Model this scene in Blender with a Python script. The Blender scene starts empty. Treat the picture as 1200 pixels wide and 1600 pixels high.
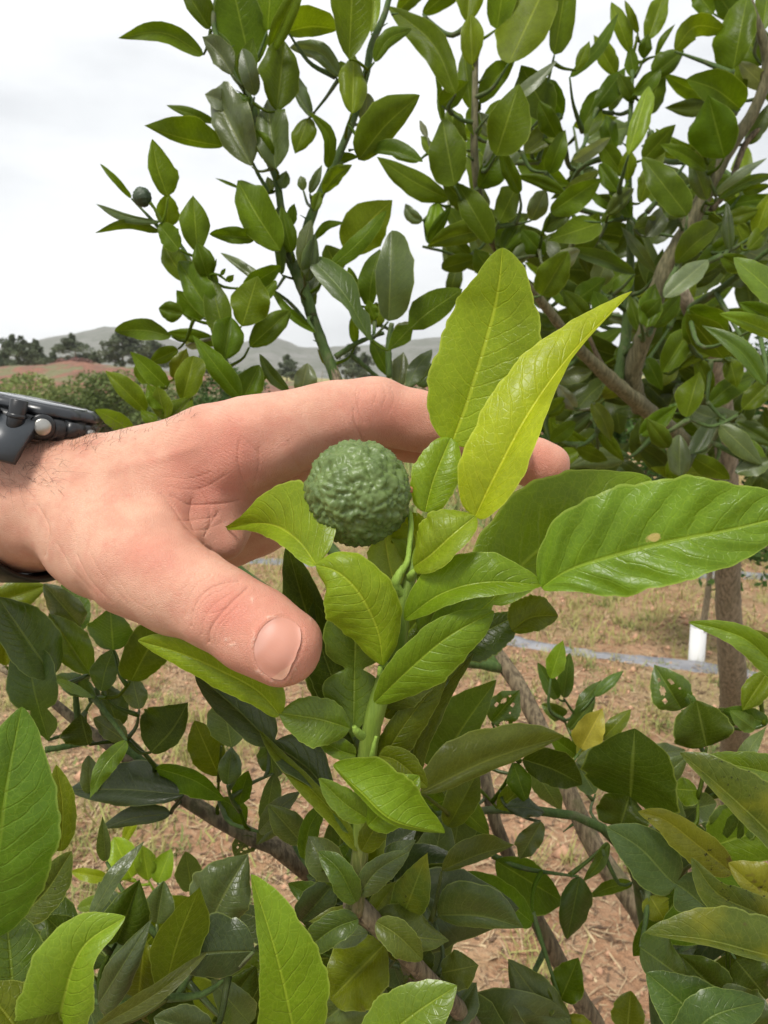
import bpy, math, random
import numpy as np
from mathutils import Vector, Matrix
from mathutils.bvhtree import BVHTree

random.seed(7)
rng = np.random.default_rng(7)
SC = bpy.context.scene
COL = SC.collection

# ------------------------------------------------------------------ camera
F = 1200.0                      # focal length in photo pixels (photo is 1200 x 1600)
PITCH = math.radians(9.0)       # camera looks slightly down
CAM = Vector((0, 0, 1.5))
cam_data = bpy.data.cameras.new('camera')
cam_data.sensor_fit = 'HORIZONTAL'
cam_data.sensor_width = 36.0
cam_data.lens = 36.0
cam_data.clip_start = 0.01
cam_data.clip_end = 6000
cam_data.dof.use_dof = True
cam_data.dof.focus_distance = 0.285
cam_data.dof.aperture_fstop = 40.0
cam = bpy.data.objects.new('camera', cam_data)
COL.objects.link(cam)
cam.location = CAM
cam.rotation_euler = (math.radians(90) - PITCH, 0, 0)
SC.camera = cam
ROT = np.array(cam.rotation_euler.to_matrix())
CAMV = np.array(CAM)

# ------------------------------------------------------------------ sky, sun, exposure
SUN_EL, SUN_AZ = math.radians(60), math.radians(212)   # high, behind the photographer
world = bpy.data.worlds.new('World')
SC.world = world
world.use_nodes = True
nt = world.node_tree
nt.nodes.clear()
def wn(t, **kw):
    n = nt.nodes.new(t)
    for k, v in kw.items():
        setattr(n, k, v)
    return n
sky = wn('ShaderNodeTexSky', sky_type='NISHITA', sun_disc=False)
sky.sun_elevation = SUN_EL
sky.sun_rotation = SUN_AZ
sky.air_density = 1.0; sky.dust_density = 4.0
mul = wn('ShaderNodeVectorMath', operation='SCALE'); mul.inputs[3].default_value = 0.05
nt.links.new(sky.outputs[0], mul.inputs[0])
tc = wn('ShaderNodeTexCoord')
mp = wn('ShaderNodeMapping'); mp.inputs['Scale'].default_value = (1.0, 1.0, 3.2)
mp.inputs['Rotation'].default_value = (0.0, 0.25, 0.0)
nt.links.new(tc.outputs['Generated'], mp.inputs[0])
nz = wn('ShaderNodeTexNoise'); nz.inputs['Scale'].default_value = 2.1; nz.inputs['Detail'].default_value = 6; nz.inputs['Roughness'].default_value = 0.52
nt.links.new(mp.outputs[0], nz.inputs['Vector'])
rp = wn('ShaderNodeValToRGB')
rp.color_ramp.elements[0].position = 0.30; rp.color_ramp.elements[0].color = (0.268, 0.275, 0.283, 1)
rp.color_ramp.elements[1].position = 0.62; rp.color_ramp.elements[1].color = (0.41, 0.414, 0.414, 1)
nt.links.new(nz.outputs['Fac'], rp.inputs[0])
mx = wn('ShaderNodeMix', data_type='RGBA'); mx.inputs[0].default_value = 0.9
nt.links.new(mul.outputs[0], mx.inputs[6]); nt.links.new(rp.outputs[0], mx.inputs[7])
bg = wn('ShaderNodeBackground'); bg.inputs[1].default_value = 1.0
nt.links.new(mx.outputs[2], bg.inputs[0])
wo = wn('ShaderNodeOutputWorld'); nt.links.new(bg.outputs[0], wo.inputs[0])

sun_d = bpy.data.lights.new('sun', 'SUN')
sun_d.energy = 1.5; sun_d.angle = math.radians(16); sun_d.color = (1.0, 0.965, 0.91)
sun = bpy.data.objects.new('sun', sun_d); COL.objects.link(sun)
sd = Vector((math.sin(SUN_AZ) * math.cos(SUN_EL), math.cos(SUN_AZ) * math.cos(SUN_EL), math.sin(SUN_EL)))
sun.rotation_euler = sd.to_track_quat('Z', 'Y').to_euler()
sun.location = (0, -3, 8)

SC.view_settings.view_transform = 'Standard'
SC.view_settings.look = 'None'
SC.view_settings.exposure = 1.62
SC.view_settings.gamma = 1.0
SC.view_settings.use_curve_mapping = False
SC.cycles.use_denoising = True
SC.cycles.max_bounces = 7
SC.cycles.diffuse_bounces = 4
SC.cycles.transmission_bounces = 6
SC.cycles.transparent_max_bounces = 6
SC.cycles.caustics_reflective = False
SC.cycles.caustics_refractive = False

# ------------------------------------------------------------------ helpers
def cs(px, py, d):
    """a point of the place, in camera axes, from where it stands in the picture and its distance"""
    return np.array([(px - 600.0) / F * d, (800.0 - py) / F * d, -d])
def to_w(p):
    return np.asarray(p) @ ROT.T + CAMV
def W(px, py, d):
    return to_w(cs(px, py, d))
def ground(px, py, z=0.0):
    r = ROT @ np.array([(px - 600.0) / F, (800.0 - py) / F, -1.0])
    t = (z - CAMV[2]) / r[2]
    return CAMV + r * t
def depth_of(pw):
    return -((np.asarray(pw) - CAMV) @ ROT)[..., 2]

def mesh_np(name, V, Fc, smooth=True, uv=None):
    """mesh from numpy verts and a list/array of faces (quads or tris); uv is per vertex"""
    me = bpy.data.meshes.new(name)
    V = np.asarray(V, dtype=np.float32)
    if isinstance(Fc, np.ndarray):
        k = Fc.shape[1]; nf = len(Fc)
        loops = Fc.reshape(-1).astype(np.int32)
        starts = (np.arange(nf) * k).astype(np.int32)
    else:
        loops = np.array([i for f in Fc for i in f], dtype=np.int32)
        tot = np.array([len(f) for f in Fc], dtype=np.int32)
        starts = np.concatenate([[0], np.cumsum(tot)[:-1]]).astype(np.int32)
        nf = len(Fc)
    me.vertices.add(len(V)); me.vertices.foreach_set('co', V.reshape(-1))
    me.loops.add(len(loops)); me.loops.foreach_set('vertex_index', loops)
    me.polygons.add(nf); me.polygons.foreach_set('loop_start', starts)
    me.update(calc_edges=True)
    me.validate()
    if smooth:
        me.polygons.foreach_set('use_smooth', np.ones(len(me.polygons), dtype=bool))
    if uv is not None:
        l = me.uv_layers.new(name='UVMap')
        vi = np.empty(len(me.loops), dtype=np.int32); me.loops.foreach_get('vertex_index', vi)
        l.data.foreach_set('uv', np.asarray(uv, dtype=np.float32)[vi].reshape(-1))
    return me

def world_loc(o):
    p = Vector((0, 0, 0))
    while o is not None:
        p = p + o.location; o = o.parent
    return p
def link(name, me, mat=None, parent=None, loc=None, color=None):
    o = bpy.data.objects.new(name, me); COL.objects.link(o)
    if mat is not None and me is not None and len(me.materials) == 0:
        me.materials.append(mat)
    l = Vector(loc) if loc is not None else Vector((0, 0, 0))
    if parent is not None:
        o.parent = parent
        o.location = l - world_loc(parent)
    else:
        o.location = l
    if color is not None:
        o.color = (color[0], color[1], color[2], color[3] if len(color) > 3 else 1)
    return o
def put(name, V, Fc, mat, parent=None, origin=None, color=None, smooth=True, uv=None):
    """object whose verts V are given in world coordinates, with its origin at `origin`"""
    V = np.asarray(V, dtype=float)
    og = np.asarray(origin, dtype=float) if origin is not None else V.mean(0)
    return link(name, mesh_np(name, V - og, Fc, smooth, uv), mat, parent, og, color)
def tag(o, label=None, cat=None, group=None, kind=None):
    if label: o['label'] = label
    if cat: o['category'] = cat
    if group: o['group'] = group
    if kind: o['kind'] = kind
    return o
def thing(name, label, cat, loc=(0, 0, 0), group=None):
    o = bpy.data.objects.new(name, None); COL.objects.link(o); o.location = Vector(loc)
    o.empty_display_size = 0.05
    return tag(o, label, cat, group)

def catmull(P, n):
    P = np.asarray(P, dtype=float)
    ss = np.linspace(0, 1, n) if np.isscalar(n) else np.asarray(n)
    if len(P) == 2:
        t = ss[:, None]
        return P[0] * (1 - t) + P[1] * t
    Q = np.vstack([2 * P[0] - P[1], P, 2 * P[-1] - P[-2]])
    seg = np.linalg.norm(np.diff(P, axis=0)[:, :3], axis=1)
    cum = np.concatenate([[0], np.cumsum(seg)]); cum /= cum[-1]
    out = []
    for s in ss:
        i = min(max(np.searchsorted(cum, s, side='right') - 1, 0), len(P) - 2)
        t = (s - cum[i]) / max(cum[i + 1] - cum[i], 1e-9)
        a, b, c, d = Q[i], Q[i + 1], Q[i + 2], Q[i + 3]
        out.append(0.5 * ((2 * b) + (-a + c) * t + (2 * a - 5 * b + 4 * c - d) * t * t + (-a + 3 * b - 3 * c + d) * t ** 3))
    return np.array(out)

def tube_geo(P, R, sides=8, lump=0.0, cap=True):
    """tube along polyline P (n,3) with radii R (n,)"""
    P = np.asarray(P, float); R = np.asarray(R, float); n = len(P)
    T = np.gradient(P, axis=0); T /= np.linalg.norm(T, axis=1)[:, None] + 1e-12
    ref = np.array([0.3, 0.2, 1.0]) if abs(T[0][2]) < 0.9 else np.array([1.0, 0.2, 0.1])
    V = []
    a = np.cross(T[0], ref); a /= np.linalg.norm(a)
    ang = np.linspace(0, 2 * np.pi, sides, endpoint=False)
    for i in range(n):
        a = a - T[i] * (a @ T[i]); a /= np.linalg.norm(a) + 1e-12
        b = np.cross(T[i], a)
        rr = R[i] * (1 + lump * rng.uniform(-1, 1, sides))
        V.append(P[i] + (np.cos(ang) * rr)[:, None] * a + (np.sin(ang) * rr)[:, None] * b)
    V = np.vstack(V)
    i = np.arange(n - 1)[:, None] * sides; j = np.arange(sides)[None, :]; k = (j + 1) % sides
    Fc = np.stack([i + j, i + k, i + sides + k, i + sides + j], -1).reshape(-1, 4).tolist()
    if cap:
        Fc.append(list(range(sides))[::-1]); Fc.append([(n - 1) * sides + q for q in range(sides)])
    return V, Fc
def merge(*geos):
    V, Fc, o = [], [], 0
    for v, f in geos:
        V.append(np.asarray(v)); Fc += [[i + o for i in q] for q in (f.tolist() if isinstance(f, np.ndarray) else f)]
        o += len(v)
    return np.vstack(V), Fc

# ------------------------------------------------------------------ material helpers
class NB:
    """small node-tree builder"""
    def __init__(self, name):
        self.m = bpy.data.materials.new(name); self.m.use_nodes = True
        self.t = self.m.node_tree; self.t.nodes.clear()
        self.out = self.t.nodes.new('ShaderNodeOutputMaterial')
    def n(self, t, ins=None, **kw):
        nd = self.t.nodes.new(t)
        for k, v in kw.items(): setattr(nd, k, v)
        for k, v in (ins or {}).items(): self.set(nd.inputs[k], v)
        return nd
    def set(self, sock, v):
        if isinstance(v, bpy.types.NodeSocket): self.t.links.new(v, sock)
        else:
            try: sock.default_value = v
            except Exception: sock.default_value = tuple(v) + (1,)
    def math(self, op, a, b=None, c=None, clamp=False):
        nd = self.n('ShaderNodeMath', operation=op, use_clamp=clamp)
        for i, v in enumerate((a, b, c)):
            if v is not None: self.set(nd.inputs[i], v)
        return nd.outputs[0]
    def mix(self, f, a, b, blend='MIX'):
        nd = self.n('ShaderNodeMix', data_type='RGBA', blend_type=blend)
        self.set(nd.inputs[0], f)
        for s, v in ((nd.inputs[6], a), (nd.inputs[7], b)):
            self.set(s, v if isinstance(v, bpy.types.NodeSocket) or len(v) == 4 else (*v, 1))
        return nd.outputs[2]
    def smooth(self, x, lo, hi):
        nd = self.n('ShaderNodeMapRange', interpolation_type='SMOOTHSTEP')
        self.set(nd.inputs[0], x); nd.inputs[1].default_value = lo; nd.inputs[2].default_value = hi
        return nd.outputs[0]
    def noise(self, vec, scale, detail=3, rough=0.55, dist=0.0):
        nd = self.n('ShaderNodeTexNoise', {'Scale': scale, 'Detail': detail, 'Roughness': rough, 'Distortion': dist})
        if vec is not None: self.set(nd.inputs['Vector'], vec)
        return nd.outputs['Fac']
    def voro(self, vec, scale, feature='F1', out='Distance', rnd=1.0):
        nd = self.n('ShaderNodeTexVoronoi', {'Scale': scale, 'Randomness': rnd}, feature=feature)
        if vec is not None: self.set(nd.inputs['Vector'], vec)
        return nd.outputs[out]
    def bump(self, h, strength, dist, normal=None):
        nd = self.n('ShaderNodeBump', {'Height': h, 'Strength': strength, 'Distance': dist})
        if normal is not None: self.set(nd.inputs['Normal'], normal)
        return nd.outputs[0]
    def coord(self, which='Object'):
        return self.n('ShaderNodeTexCoord').outputs[which]
    def mapping(self, vec, scale=(1, 1, 1), rot=(0, 0, 0)):
        nd = self.n('ShaderNodeMapping'); self.set(nd.inputs[0], vec)
        nd.inputs['Scale'].default_value = scale; nd.inputs['Rotation'].default_value = rot
        return nd.outputs[0]
    def principled(self, **ins):
        return self.n('ShaderNodeBsdfPrincipled', {k.replace('_', ' '): v for k, v in ins.items()})
    def done(self, shader):
        self.t.links.new(shader, self.out.inputs[0]); return self.m
def simple(name, col, rough=0.6, metallic=0.0, nscale=40, namp=0.25, bump=0.0, spec=0.5):
    b = NB(name); co = b.coord()
    nz = b.noise(co, nscale, 4)
    f = b.math('MULTIPLY_ADD', nz, 2 * namp, 1 - namp)
    c = b.n('ShaderNodeVectorMath', {0: (col[0], col[1], col[2])}, operation='SCALE'); b.set(c.inputs[3], f)
    ins = dict(Base_Color=c.outputs[0], Roughness=rough, Metallic=metallic, Specular_IOR_Level=spec)
    p = b.principled(**ins)
    if bump: b.set(p.inputs['Normal'], b.bump(b.noise(co, nscale * 3, 3), 0.6, bump))
    return b.done(p.outputs[0])

# ---- leaf: colour comes from the object colour, so every leaf can differ
def leaf_material(name, mottled=False, scar=None):
    b = NB(name)
    uv = b.n('ShaderNodeUVMap').outputs[0]
    sp = b.n('ShaderNodeSeparateXYZ', {0: uv})
    u = sp.outputs[0]; v = sp.outputs[1]
    a = b.math('ABSOLUTE', b.math('MULTIPLY_ADD', v, 2.0, -1.0))
    oi = b.n('ShaderNodeObjectInfo'); base = oi.outputs['Color']; rnd = oi.outputs['Random']
    co = b.coord()
    off = b.n('ShaderNodeVectorMath', {0: co}, operation='ADD')
    cmb = b.n('ShaderNodeCombineXYZ', {0: rnd, 1: b.math('MULTIPLY', rnd, 7.3), 2: b.math('MULTIPLY', rnd, 3.1)})
    b.set(off.inputs[1], cmb.outputs[0]); co = off.outputs[0]
    n1 = b.noise(co, 38, 4, 0.6)
    n2 = b.noise(co, 230, 3, 0.6)
    # veins
    wob = b.math('MULTIPLY_ADD', b.noise(co, 55, 3), 0.11, -0.055)
    ph = b.math('MULTIPLY', b.math('ADD', b.math('SUBTRACT', u, b.math('MULTIPLY', b.math('POWER', a, 1.3), 0.2)), wob), 13.0)
    tri = b.math('ABSOLUTE', b.math('SUBTRACT', b.math('FRACT', ph), 0.5))
    vein = b.math('MULTIPLY', b.smooth(tri, 0.40, 0.5), b.math('SUBTRACT', 1.0, b.math('POWER', a, 3.0)))
    mid = b.smooth(b.math('SUBTRACT', 1.0, a), 0.94, 0.985)
    rim = b.smooth(a, 0.95, 0.985)
    net = b.math('SUBTRACT', 1.0, b.smooth(b.voro(co, 420, 'DISTANCE_TO_EDGE'), 0.0, 0.09))
    glands = b.math('SUBTRACT', 1.0, b.smooth(b.voro(co, 900), 0.10, 0.28))
    k = b.math('MULTIPLY_ADD', n1, 1.0, 0.5)
    k = b.math('MULTIPLY', k, b.math('MULTIPLY_ADD', n2, 0.35, 0.82))
    c = b.n('ShaderNodeVectorMath', {0: base}, operation='SCALE'); b.set(c.inputs[3], k); c = c.outputs[0]
    pale = b.mix(0.18, b.mix(1.0, c, (2.1, 1.8, 1.9), 'MULTIPLY'), (0.28, 0.34, 0.10))
    c = b.mix(b.math('MULTIPLY', vein, 0.15), c, pale)
    c = b.mix(b.math('MULTIPLY', net, 0.17), c, pale)
    c = b.mix(b.math('MULTIPLY', glands, 0.16), c, pale)
    c = b.mix(b.math('MULTIPLY', mid, 0.62), c, pale)
    c = b.mix(b.math('MULTIPLY', rim, 0.5), c, b.mix(0.45, pale, (0.30, 0.36, 0.10)))
    if mottled:
        yl = b.smooth(b.noise(co, 30, 4, 0.6), 0.47, 0.66)
        c = b.mix(b.math('MULTIPLY', yl, 0.6), c, (0.19, 0.185, 0.014))
        sp1 = b.math('MULTIPLY', b.smooth(b.noise(co, 620, 3, 0.7), 0.60, 0.68), b.smooth(b.noise(co, 42, 2), 0.50, 0.62))
        c = b.mix(sp1, c, (0.012, 0.012, 0.008))
        br = b.smooth(b.noise(co, 75, 3, 0.7), 0.66, 0.74)
        c = b.mix(b.math('MULTIPLY', br, 0.7), c, (0.07, 0.045, 0.02))
    if scar:
        du = b.math('SUBTRACT', u, scar[0]); dv = b.math('SUBTRACT', v, scar[1])
        rr = b.math('ADD', b.math('POWER', b.math('DIVIDE', du, scar[2]), 2.0), b.math('POWER', b.math('DIVIDE', dv, scar[3]), 2.0))
        sm_ = b.math('SUBTRACT', 1.0, b.smooth(b.math('ADD', rr, b.math('MULTIPLY_ADD', n2, 2.6, -1.2)), 0.5, 1.0))
        c = b.mix(b.math('MULTIPLY', sm_, 0.85), c, (0.40, 0.31, 0.12))
    h = b.math('ADD', b.math('MULTIPLY', vein, -0.5), b.math('MULTIPLY', n2, 0.5))
    h = b.math('SUBTRACT', h, b.math('MULTIPLY', mid, 0.8))
    h = b.math('ADD', h, b.math('MULTIPLY', net, -0.12))
    nrm = b.bump(h, 0.55, 0.0006)
    p = b.principled(Base_Color=c, Roughness=b.math('MULTIPLY_ADD', n1, 0.24, 0.22), Specular_IOR_Level=oi.outputs['Alpha'], Normal=nrm)
    tcol = b.mix(1.0, c, (1.75, 1.7, 0.55), 'MULTIPLY')
    tr = b.n('ShaderNodeBsdfTranslucent', {'Color': tcol})
    ms = b.n('ShaderNodeMixShader', {0: 0.36}); b.set(ms.inputs[1], p.outputs[0]); b.set(ms.inputs[2], tr.outputs[0])
    return b.done(ms.outputs[0])
M_LEAF = leaf_material('citrus_leaf')
M_SCAR = leaf_material('citrus_leaf_scarred', False, (0.43, 0.44, 0.028, 0.045))
M_MOT = leaf_material('citrus_leaf_mottled', True)

def bark_material(name, c1, c2, c3, scale=1.0):
    b = NB(name); co = b.coord()
    st = b.mapping(co, (420 * scale, 420 * scale, 70 * scale))
    n1 = b.noise(st, 1.0, 5, 0.65)
    n2 = b.noise(co, 60 * scale, 4, 0.6)
    c = b.mix(b.smooth(n1, 0.35, 0.65), c1, c2)
    c = b.mix(b.math('MULTIPLY', b.smooth(n2, 0.5, 0.7), 0.7), c, c3)
    p = b.principled(Base_Color=c, Roughness=0.75, Specular_IOR_Level=0.3, Normal=b.bump(b.math('ADD', n1, n2), 0.9, 0.0012 / scale))
    return b.done(p.outputs[0])
M_BARK = bark_material('brown_bark', (0.06, 0.045, 0.026), (0.19, 0.15, 0.09), (0.10, 0.095, 0.04), 0.8)
M_TRUNK = bark_material('grey_brown_bark', (0.10, 0.082, 0.05), (0.24, 0.195, 0.13), (0.15, 0.13, 0.08), 0.5)
M_LIMB = bark_material('olive_limb_bark', (0.06, 0.058, 0.025), (0.15, 0.135, 0.07), (0.11, 0.10, 0.05), 0.6)
M_GSTEM = bark_material('green_twig', (0.035, 0.065, 0.012), (0.06, 0.10, 0.02), (0.10, 0.10, 0.05))
M_YSTEM = bark_material('young_green_stem', (0.16, 0.25, 0.03), (0.20, 0.30, 0.045), (0.14, 0.22, 0.03))
# ------------------------------------------------------------------ leaves and branches
LC = dict(
    D=(0.056, 0.092, 0.003), D2=(0.084, 0.126, 0.004), Dd=(0.033, 0.050, 0.003),
    T=(0.064, 0.092, 0.021), Td=(0.036, 0.054, 0.013), TP=(0.12, 0.145, 0.075),
    G=(0.054, 0.094, 0.006), Gd=(0.042, 0.070, 0.006), Gb=(0.100, 0.160, 0.007),
    Gy=(0.084, 0.108, 0.004), Go=(0.072, 0.094, 0.012), Y=(0.165, 0.235, 0.008), Yg=(0.110, 0.178, 0.007),
    YB=(0.245, 0.300, 0.009), YA=(0.150, 0.215, 0.007), YY=(0.20, 0.20, 0.025),
    M=(0.064, 0.088, 0.012), MY=(0.110, 0.118, 0.012))

def prof_blade(u, p=0.82, q=0.58, qt=None):
    qt = q * 1.25 if qt is None else qt
    return np.sin(np.pi * np.clip(u, 0, 1) ** p) ** (q * (1 - u) + qt * u)
def prof_comp(u, uj=0.33, k=0.62):
    a = np.clip(u / uj, 0, 1)
    wing = k * np.sin(np.pi * np.clip(a, 0, 1) ** 1.8) ** 0.6
    blade = prof_blade(np.clip((u - uj) / (1 - uj), 0, 1), 0.74, 0.56)
    return np.where(u < uj, wing, blade) + 0.035 * np.exp(-((u - uj) / 0.012) ** 2) + 0.03 * (u < 0.04)

def leaf_geo(path, wl, wr, zl=0.0, zr=0.0, prof='b', nu=14, nv=4, cup=0.12, wave=0.0, wavef=2.0, serr=0.0,
             uj=0.33, k=0.62, p=0.82, q=0.58, qt=None, twist=0.0, ripple=0.0, holes=(), ph=None, curl=0.0, wlf=None, wrf=None):
    C = np.array([cs(*t) for t in path])
    t_u = np.linspace(0, 1, nu + 1); u = 0.45 * t_u + 0.55 * (1 - np.cos(np.pi * t_u)) / 2
    mid = catmull(C, u)
    T = np.gradient(mid, axis=0); T /= np.linalg.norm(T, axis=1)[:, None]
    Vw = -mid / np.linalg.norm(mid, axis=1)[:, None]
    S = np.cross(Vw, T); S /= np.linalg.norm(S, axis=1)[:, None] + 1e-9
    N = np.cross(T, S)
    sc = (-mid[:, 2] / F)
    pr = prof_comp(u, uj, k) if prof == 'c' else prof_blade(u, p, q, qt)
    ph = rng.uniform(0, 6.28) if ph is None else ph
    nv2 = 2 * nv + 1
    nick = [1 + 0.035 * sum(np.sin(2 * np.pi * f_ * u + rng.uniform(0, 6.28)) * g_ for f_, g_ in ((2.1, 1.0), (4.7, .7), (9.3, .45))) for _ in (0, 1)]
    v = np.linspace(-1, 1, nv2)
    P = np.zeros((nu + 1, nv2, 3)); UV = np.zeros((nu + 1, nv2, 2))
    for j, vv in enumerate(v):
        av = abs(vv); left = vv < 0
        w = (wl if left else wr) * pr * sc * nick[0 if left else 1]
        if left and wlf is not None: w = w * np.interp(u, *wlf)
        if (not left) and wrf is not None: w = w * np.interp(u, *wrf)
        z = ((zl if left else zr) + twist * (wl if left else -wr) * (u - 0.5)) * pr * sc
        rel = av
        if serr and av > 0.99:
            tooth = np.abs(((u * 16 + (0.3 if left else 0)) % 1.0) - 0.5) * 2
            rel = av + serr * (1 - tooth ** 2 * 1.2) * (u > 0.05)
        o = (S if left else -S) * (w * rel)[:, None] + N * (z * rel)[:, None]
        W_ = np.hypot(w, z)
        o = o + N * (cup * W_ * 4 * av * (1 - av))[:, None]
        o = o - N * (curl * W_ * av ** 3)[:, None]
        if wave: o = o + N * (wave * W_ * av ** 2 * np.sin(2 * np.pi * wavef * u + ph + (0 if left else 2.1)))[:, None]
        if ripple: o = o + N * (ripple * W_ * np.cos(2 * np.pi * 6.5 * (u - 0.2 * av)) * av * (1.1 - av))[:, None]
        P[:, j] = mid + o
        UV[:, j, 0] = u; UV[:, j, 1] = vv * 0.5 + 0.5
    i = np.arange(nu)[:, None] * nv2; j = np.arange(nv2 - 1)[None, :]
    Fc = np.stack([i + j, i + j + 1, i + nv2 + j + 1, i + nv2 + j], -1).reshape(-1, 4)
    if holes:
        uc = np.repeat((u[:-1] + u[1:]) / 2, nv2 - 1)
        vc = np.tile((v[:-1] + v[1:]) / 2, nu)
        keep = np.ones(len(Fc), bool)
        for (hu, hv, ru, rv) in holes:
            keep &= ((uc - hu) / ru) ** 2 + ((vc - hv) / rv) ** 2 > 1
        Fc = Fc[keep]
    return to_w(P.reshape(-1, 3)), Fc, UV.reshape(-1, 2)

GLOSS = dict(D=.10, D2=.10, Dd=.12, T=.5, Td=.5, TP=.5, G=.45, Gd=.4, Gb=.45, Gy=.18, Go=.25)
def gl(c):
    return (*LC[c], GLOSS.get(c, .22)) if isinstance(c, str) else (*c[:3], .28)
def jitter_col(c, amt=0.16):
    f = 1 + random.uniform(-amt, amt)
    return (c[0] * f * (1 + random.uniform(-amt, amt) * 0.6), c[1] * f, c[2] * f * (1 + random.uniform(-amt, amt)), c[3] * random.uniform(.7, 1.3))

def key_leaf(parent, path, wl, wr, zl, zr, col, label=None, mat=None, **kw):
    args = dict(nu=64, nv=14, cup=0.10, serr=0.022, wave=0.05, ripple=0.02)
    args.update(kw)
    V, Fc, UV = leaf_geo(path, wl, wr, zl, zr, **args)
    c = gl(col)
    o = put('leaf', V, Fc, mat or M_LEAF, parent, to_w(cs(*path[0])), c, True, UV)
    if label: o['label'] = label
    return o

NLEAF = [0]
PEND = {}
BR = {}
def rows(parent, d0, text, dj=0.03, res=(14, 4), ls=1.0):
    """each row: base x y, tip x y, half widths left right, bend, colour, flags (c compound, dNN depth in cm, h chewed)"""
    for line in text.strip().splitlines():
        t = line.split('#')[0].split()
        if not t: continue
        bx, by, tx, ty, wl, wr, bend = [float(q) for q in t[:7]]
        col = t[7]; d = None; prof = 'b'; mat = M_LEAF; n = res; holes = ()
        for fl in t[8:]:
            if fl[0] == 'd': d = float(fl[1:]) / 100
            elif fl == 'c': prof = 'c'
            elif fl == 'h': holes = ((0.55, -0.35, 0.07, 0.16), (0.62, 0.3, 0.05, 0.13), (0.38, -0.5, 0.045, 0.12), (0.72, -0.3, 0.04, 0.1), (0.45, 0.45, 0.03, 0.1), (0.2, 0.75, 0.1, 0.25)); n = (40, 10)
        if col in ('M', 'MY'): mat = M_MOT
        if d is None: d = d0 + random.uniform(-dj, dj)
        if n == (14, 4) and d < 0.5: n = (26, 6)
        tx, ty = bx + (tx - bx) * ls, by + (ty - by) * ls
        L = math.hypot(tx - bx, ty - by)
        wq = 1.17 if d < 0.5 else 1.06
        wl *= wq; wr *= wq
        nx, ny = (ty - by) / L, -(tx - bx) / L          # left of the direction, in the picture
        dd = L / F * d * random.uniform(-0.4, 0.4)
        m1 = ((bx + tx) / 2 + nx * bend, (by + ty) / 2 + ny * bend, d + dd * 0.5 - abs(L) / F * d * random.uniform(0.0, 0.16))
        t_ = random.uniform(-0.6, 0.6); f_ = random.uniform(-0.15, 0.65)
        V, Fc, UV = leaf_geo([(bx, by, d), m1, (tx, ty, d + dd)], wl, wr, wl * (t_ + f_), wr * (-t_ + f_), prof, n[0], n[1],
                             cup=random.uniform(-0.1, 0.24), wave=random.uniform(0.06, 0.32), wavef=random.uniform(1.0, 2.6),
                             serr=0.025, p=random.uniform(0.72, 0.95), q=random.uniform(0.52, 0.78), qt=random.uniform(0.65, 1.15), holes=holes, ripple=random.uniform(0.0, 0.05),
                             twist=random.uniform(-0.8, 0.8), curl=random.uniform(0, 0.22), uj=random.uniform(0.3, 0.38), k=random.uniform(0.55, 0.75))
        PEND.setdefault(parent.name, []).append((V, Fc, UV, mat, W(bx, by, d), jitter_col(gl(col))))
        NLEAF[0] += 1
def finish(br):
    """create the leaves of a branch, each joined to it by its petiole or by a side twig"""
    nodes, rad, root = BR[br.name]
    nodes = list(nodes); nb = len(nodes); N0 = np.array(nodes)
    items = PEND.get(br.name, [])
    items.sort(key=lambda q: np.linalg.norm(N0 - q[4], axis=1).min())
    for V, Fc, UV, mat, p, col in items:
        N = np.array(nodes); D = np.linalg.norm(N - p, axis=1); k = int(D.argmin()); dist = D[k]
        if k < nb and dist > 0.012:                    # leave the branch a little below the leaf
            step = np.linalg.norm(N0[1] - N0[0]) + 1e-6
            k2 = min(nb - 1, k + int(0.55 * dist / step)); k = k2
        q = N[k]; dist = np.linalg.norm(q - p)
        og = p
        if dist > 0.0025:
            mid = (p + q) / 2 + rng.normal(0, 0.08, 3) * dist + np.array([0, 0, -0.10 * dist])
            P = catmull(np.array([p + (p - q) / dist * -0.0005, mid, q]), 7 if dist < .04 else 11)
            sc = max(1.0, depth_of(p) / 0.55)
            R = np.linspace(0.0007, min(0.0024, 0.0009 + 0.02 * dist), len(P)) * sc
            tv, tf = tube_geo(P, R, 6, 0.05, True)
            if dist < 0.035:
                o = len(V)
                Fl = Fc.tolist() + [[i + o for i in f] for f in tf]
                V = np.vstack([V, tv]); UV = np.vstack([UV, np.tile([0.02, 0.47], (len(tv), 1))]); Fc = Fl
            else:
                put('twig', tv, tf, M_GSTEM, br, q)
            nodes.extend(list(P[1:-1]))
        put('leaf', V, Fc, mat, br, og, col, True, UV)

def branch(parent, pts, mat, name='branch', sides=10, n=None, lump=0.10):
    """pts: (px, py, depth, radius in px)"""
    pts = np.asarray(pts, float)
    n = n or max(8, len(pts) * 6)
    C = np.array([np.concatenate([W(*q[:3]), [q[3] * q[2] / F]]) for q in pts])
    S = catmull(C, n)
    V, Fc = tube_geo(S[:, :3], np.maximum(S[:, 3], 0.0004), sides, lump)
    o = put(name, V, Fc, mat, parent, S[-1, :3])
    BR[o.name] = (S[:, :3], S[:, 3], None)
    return o
def twig(parent_branch, pts, mat, sides=7):
    return branch(parent_branch, pts, mat, 'twig', sides)

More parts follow.
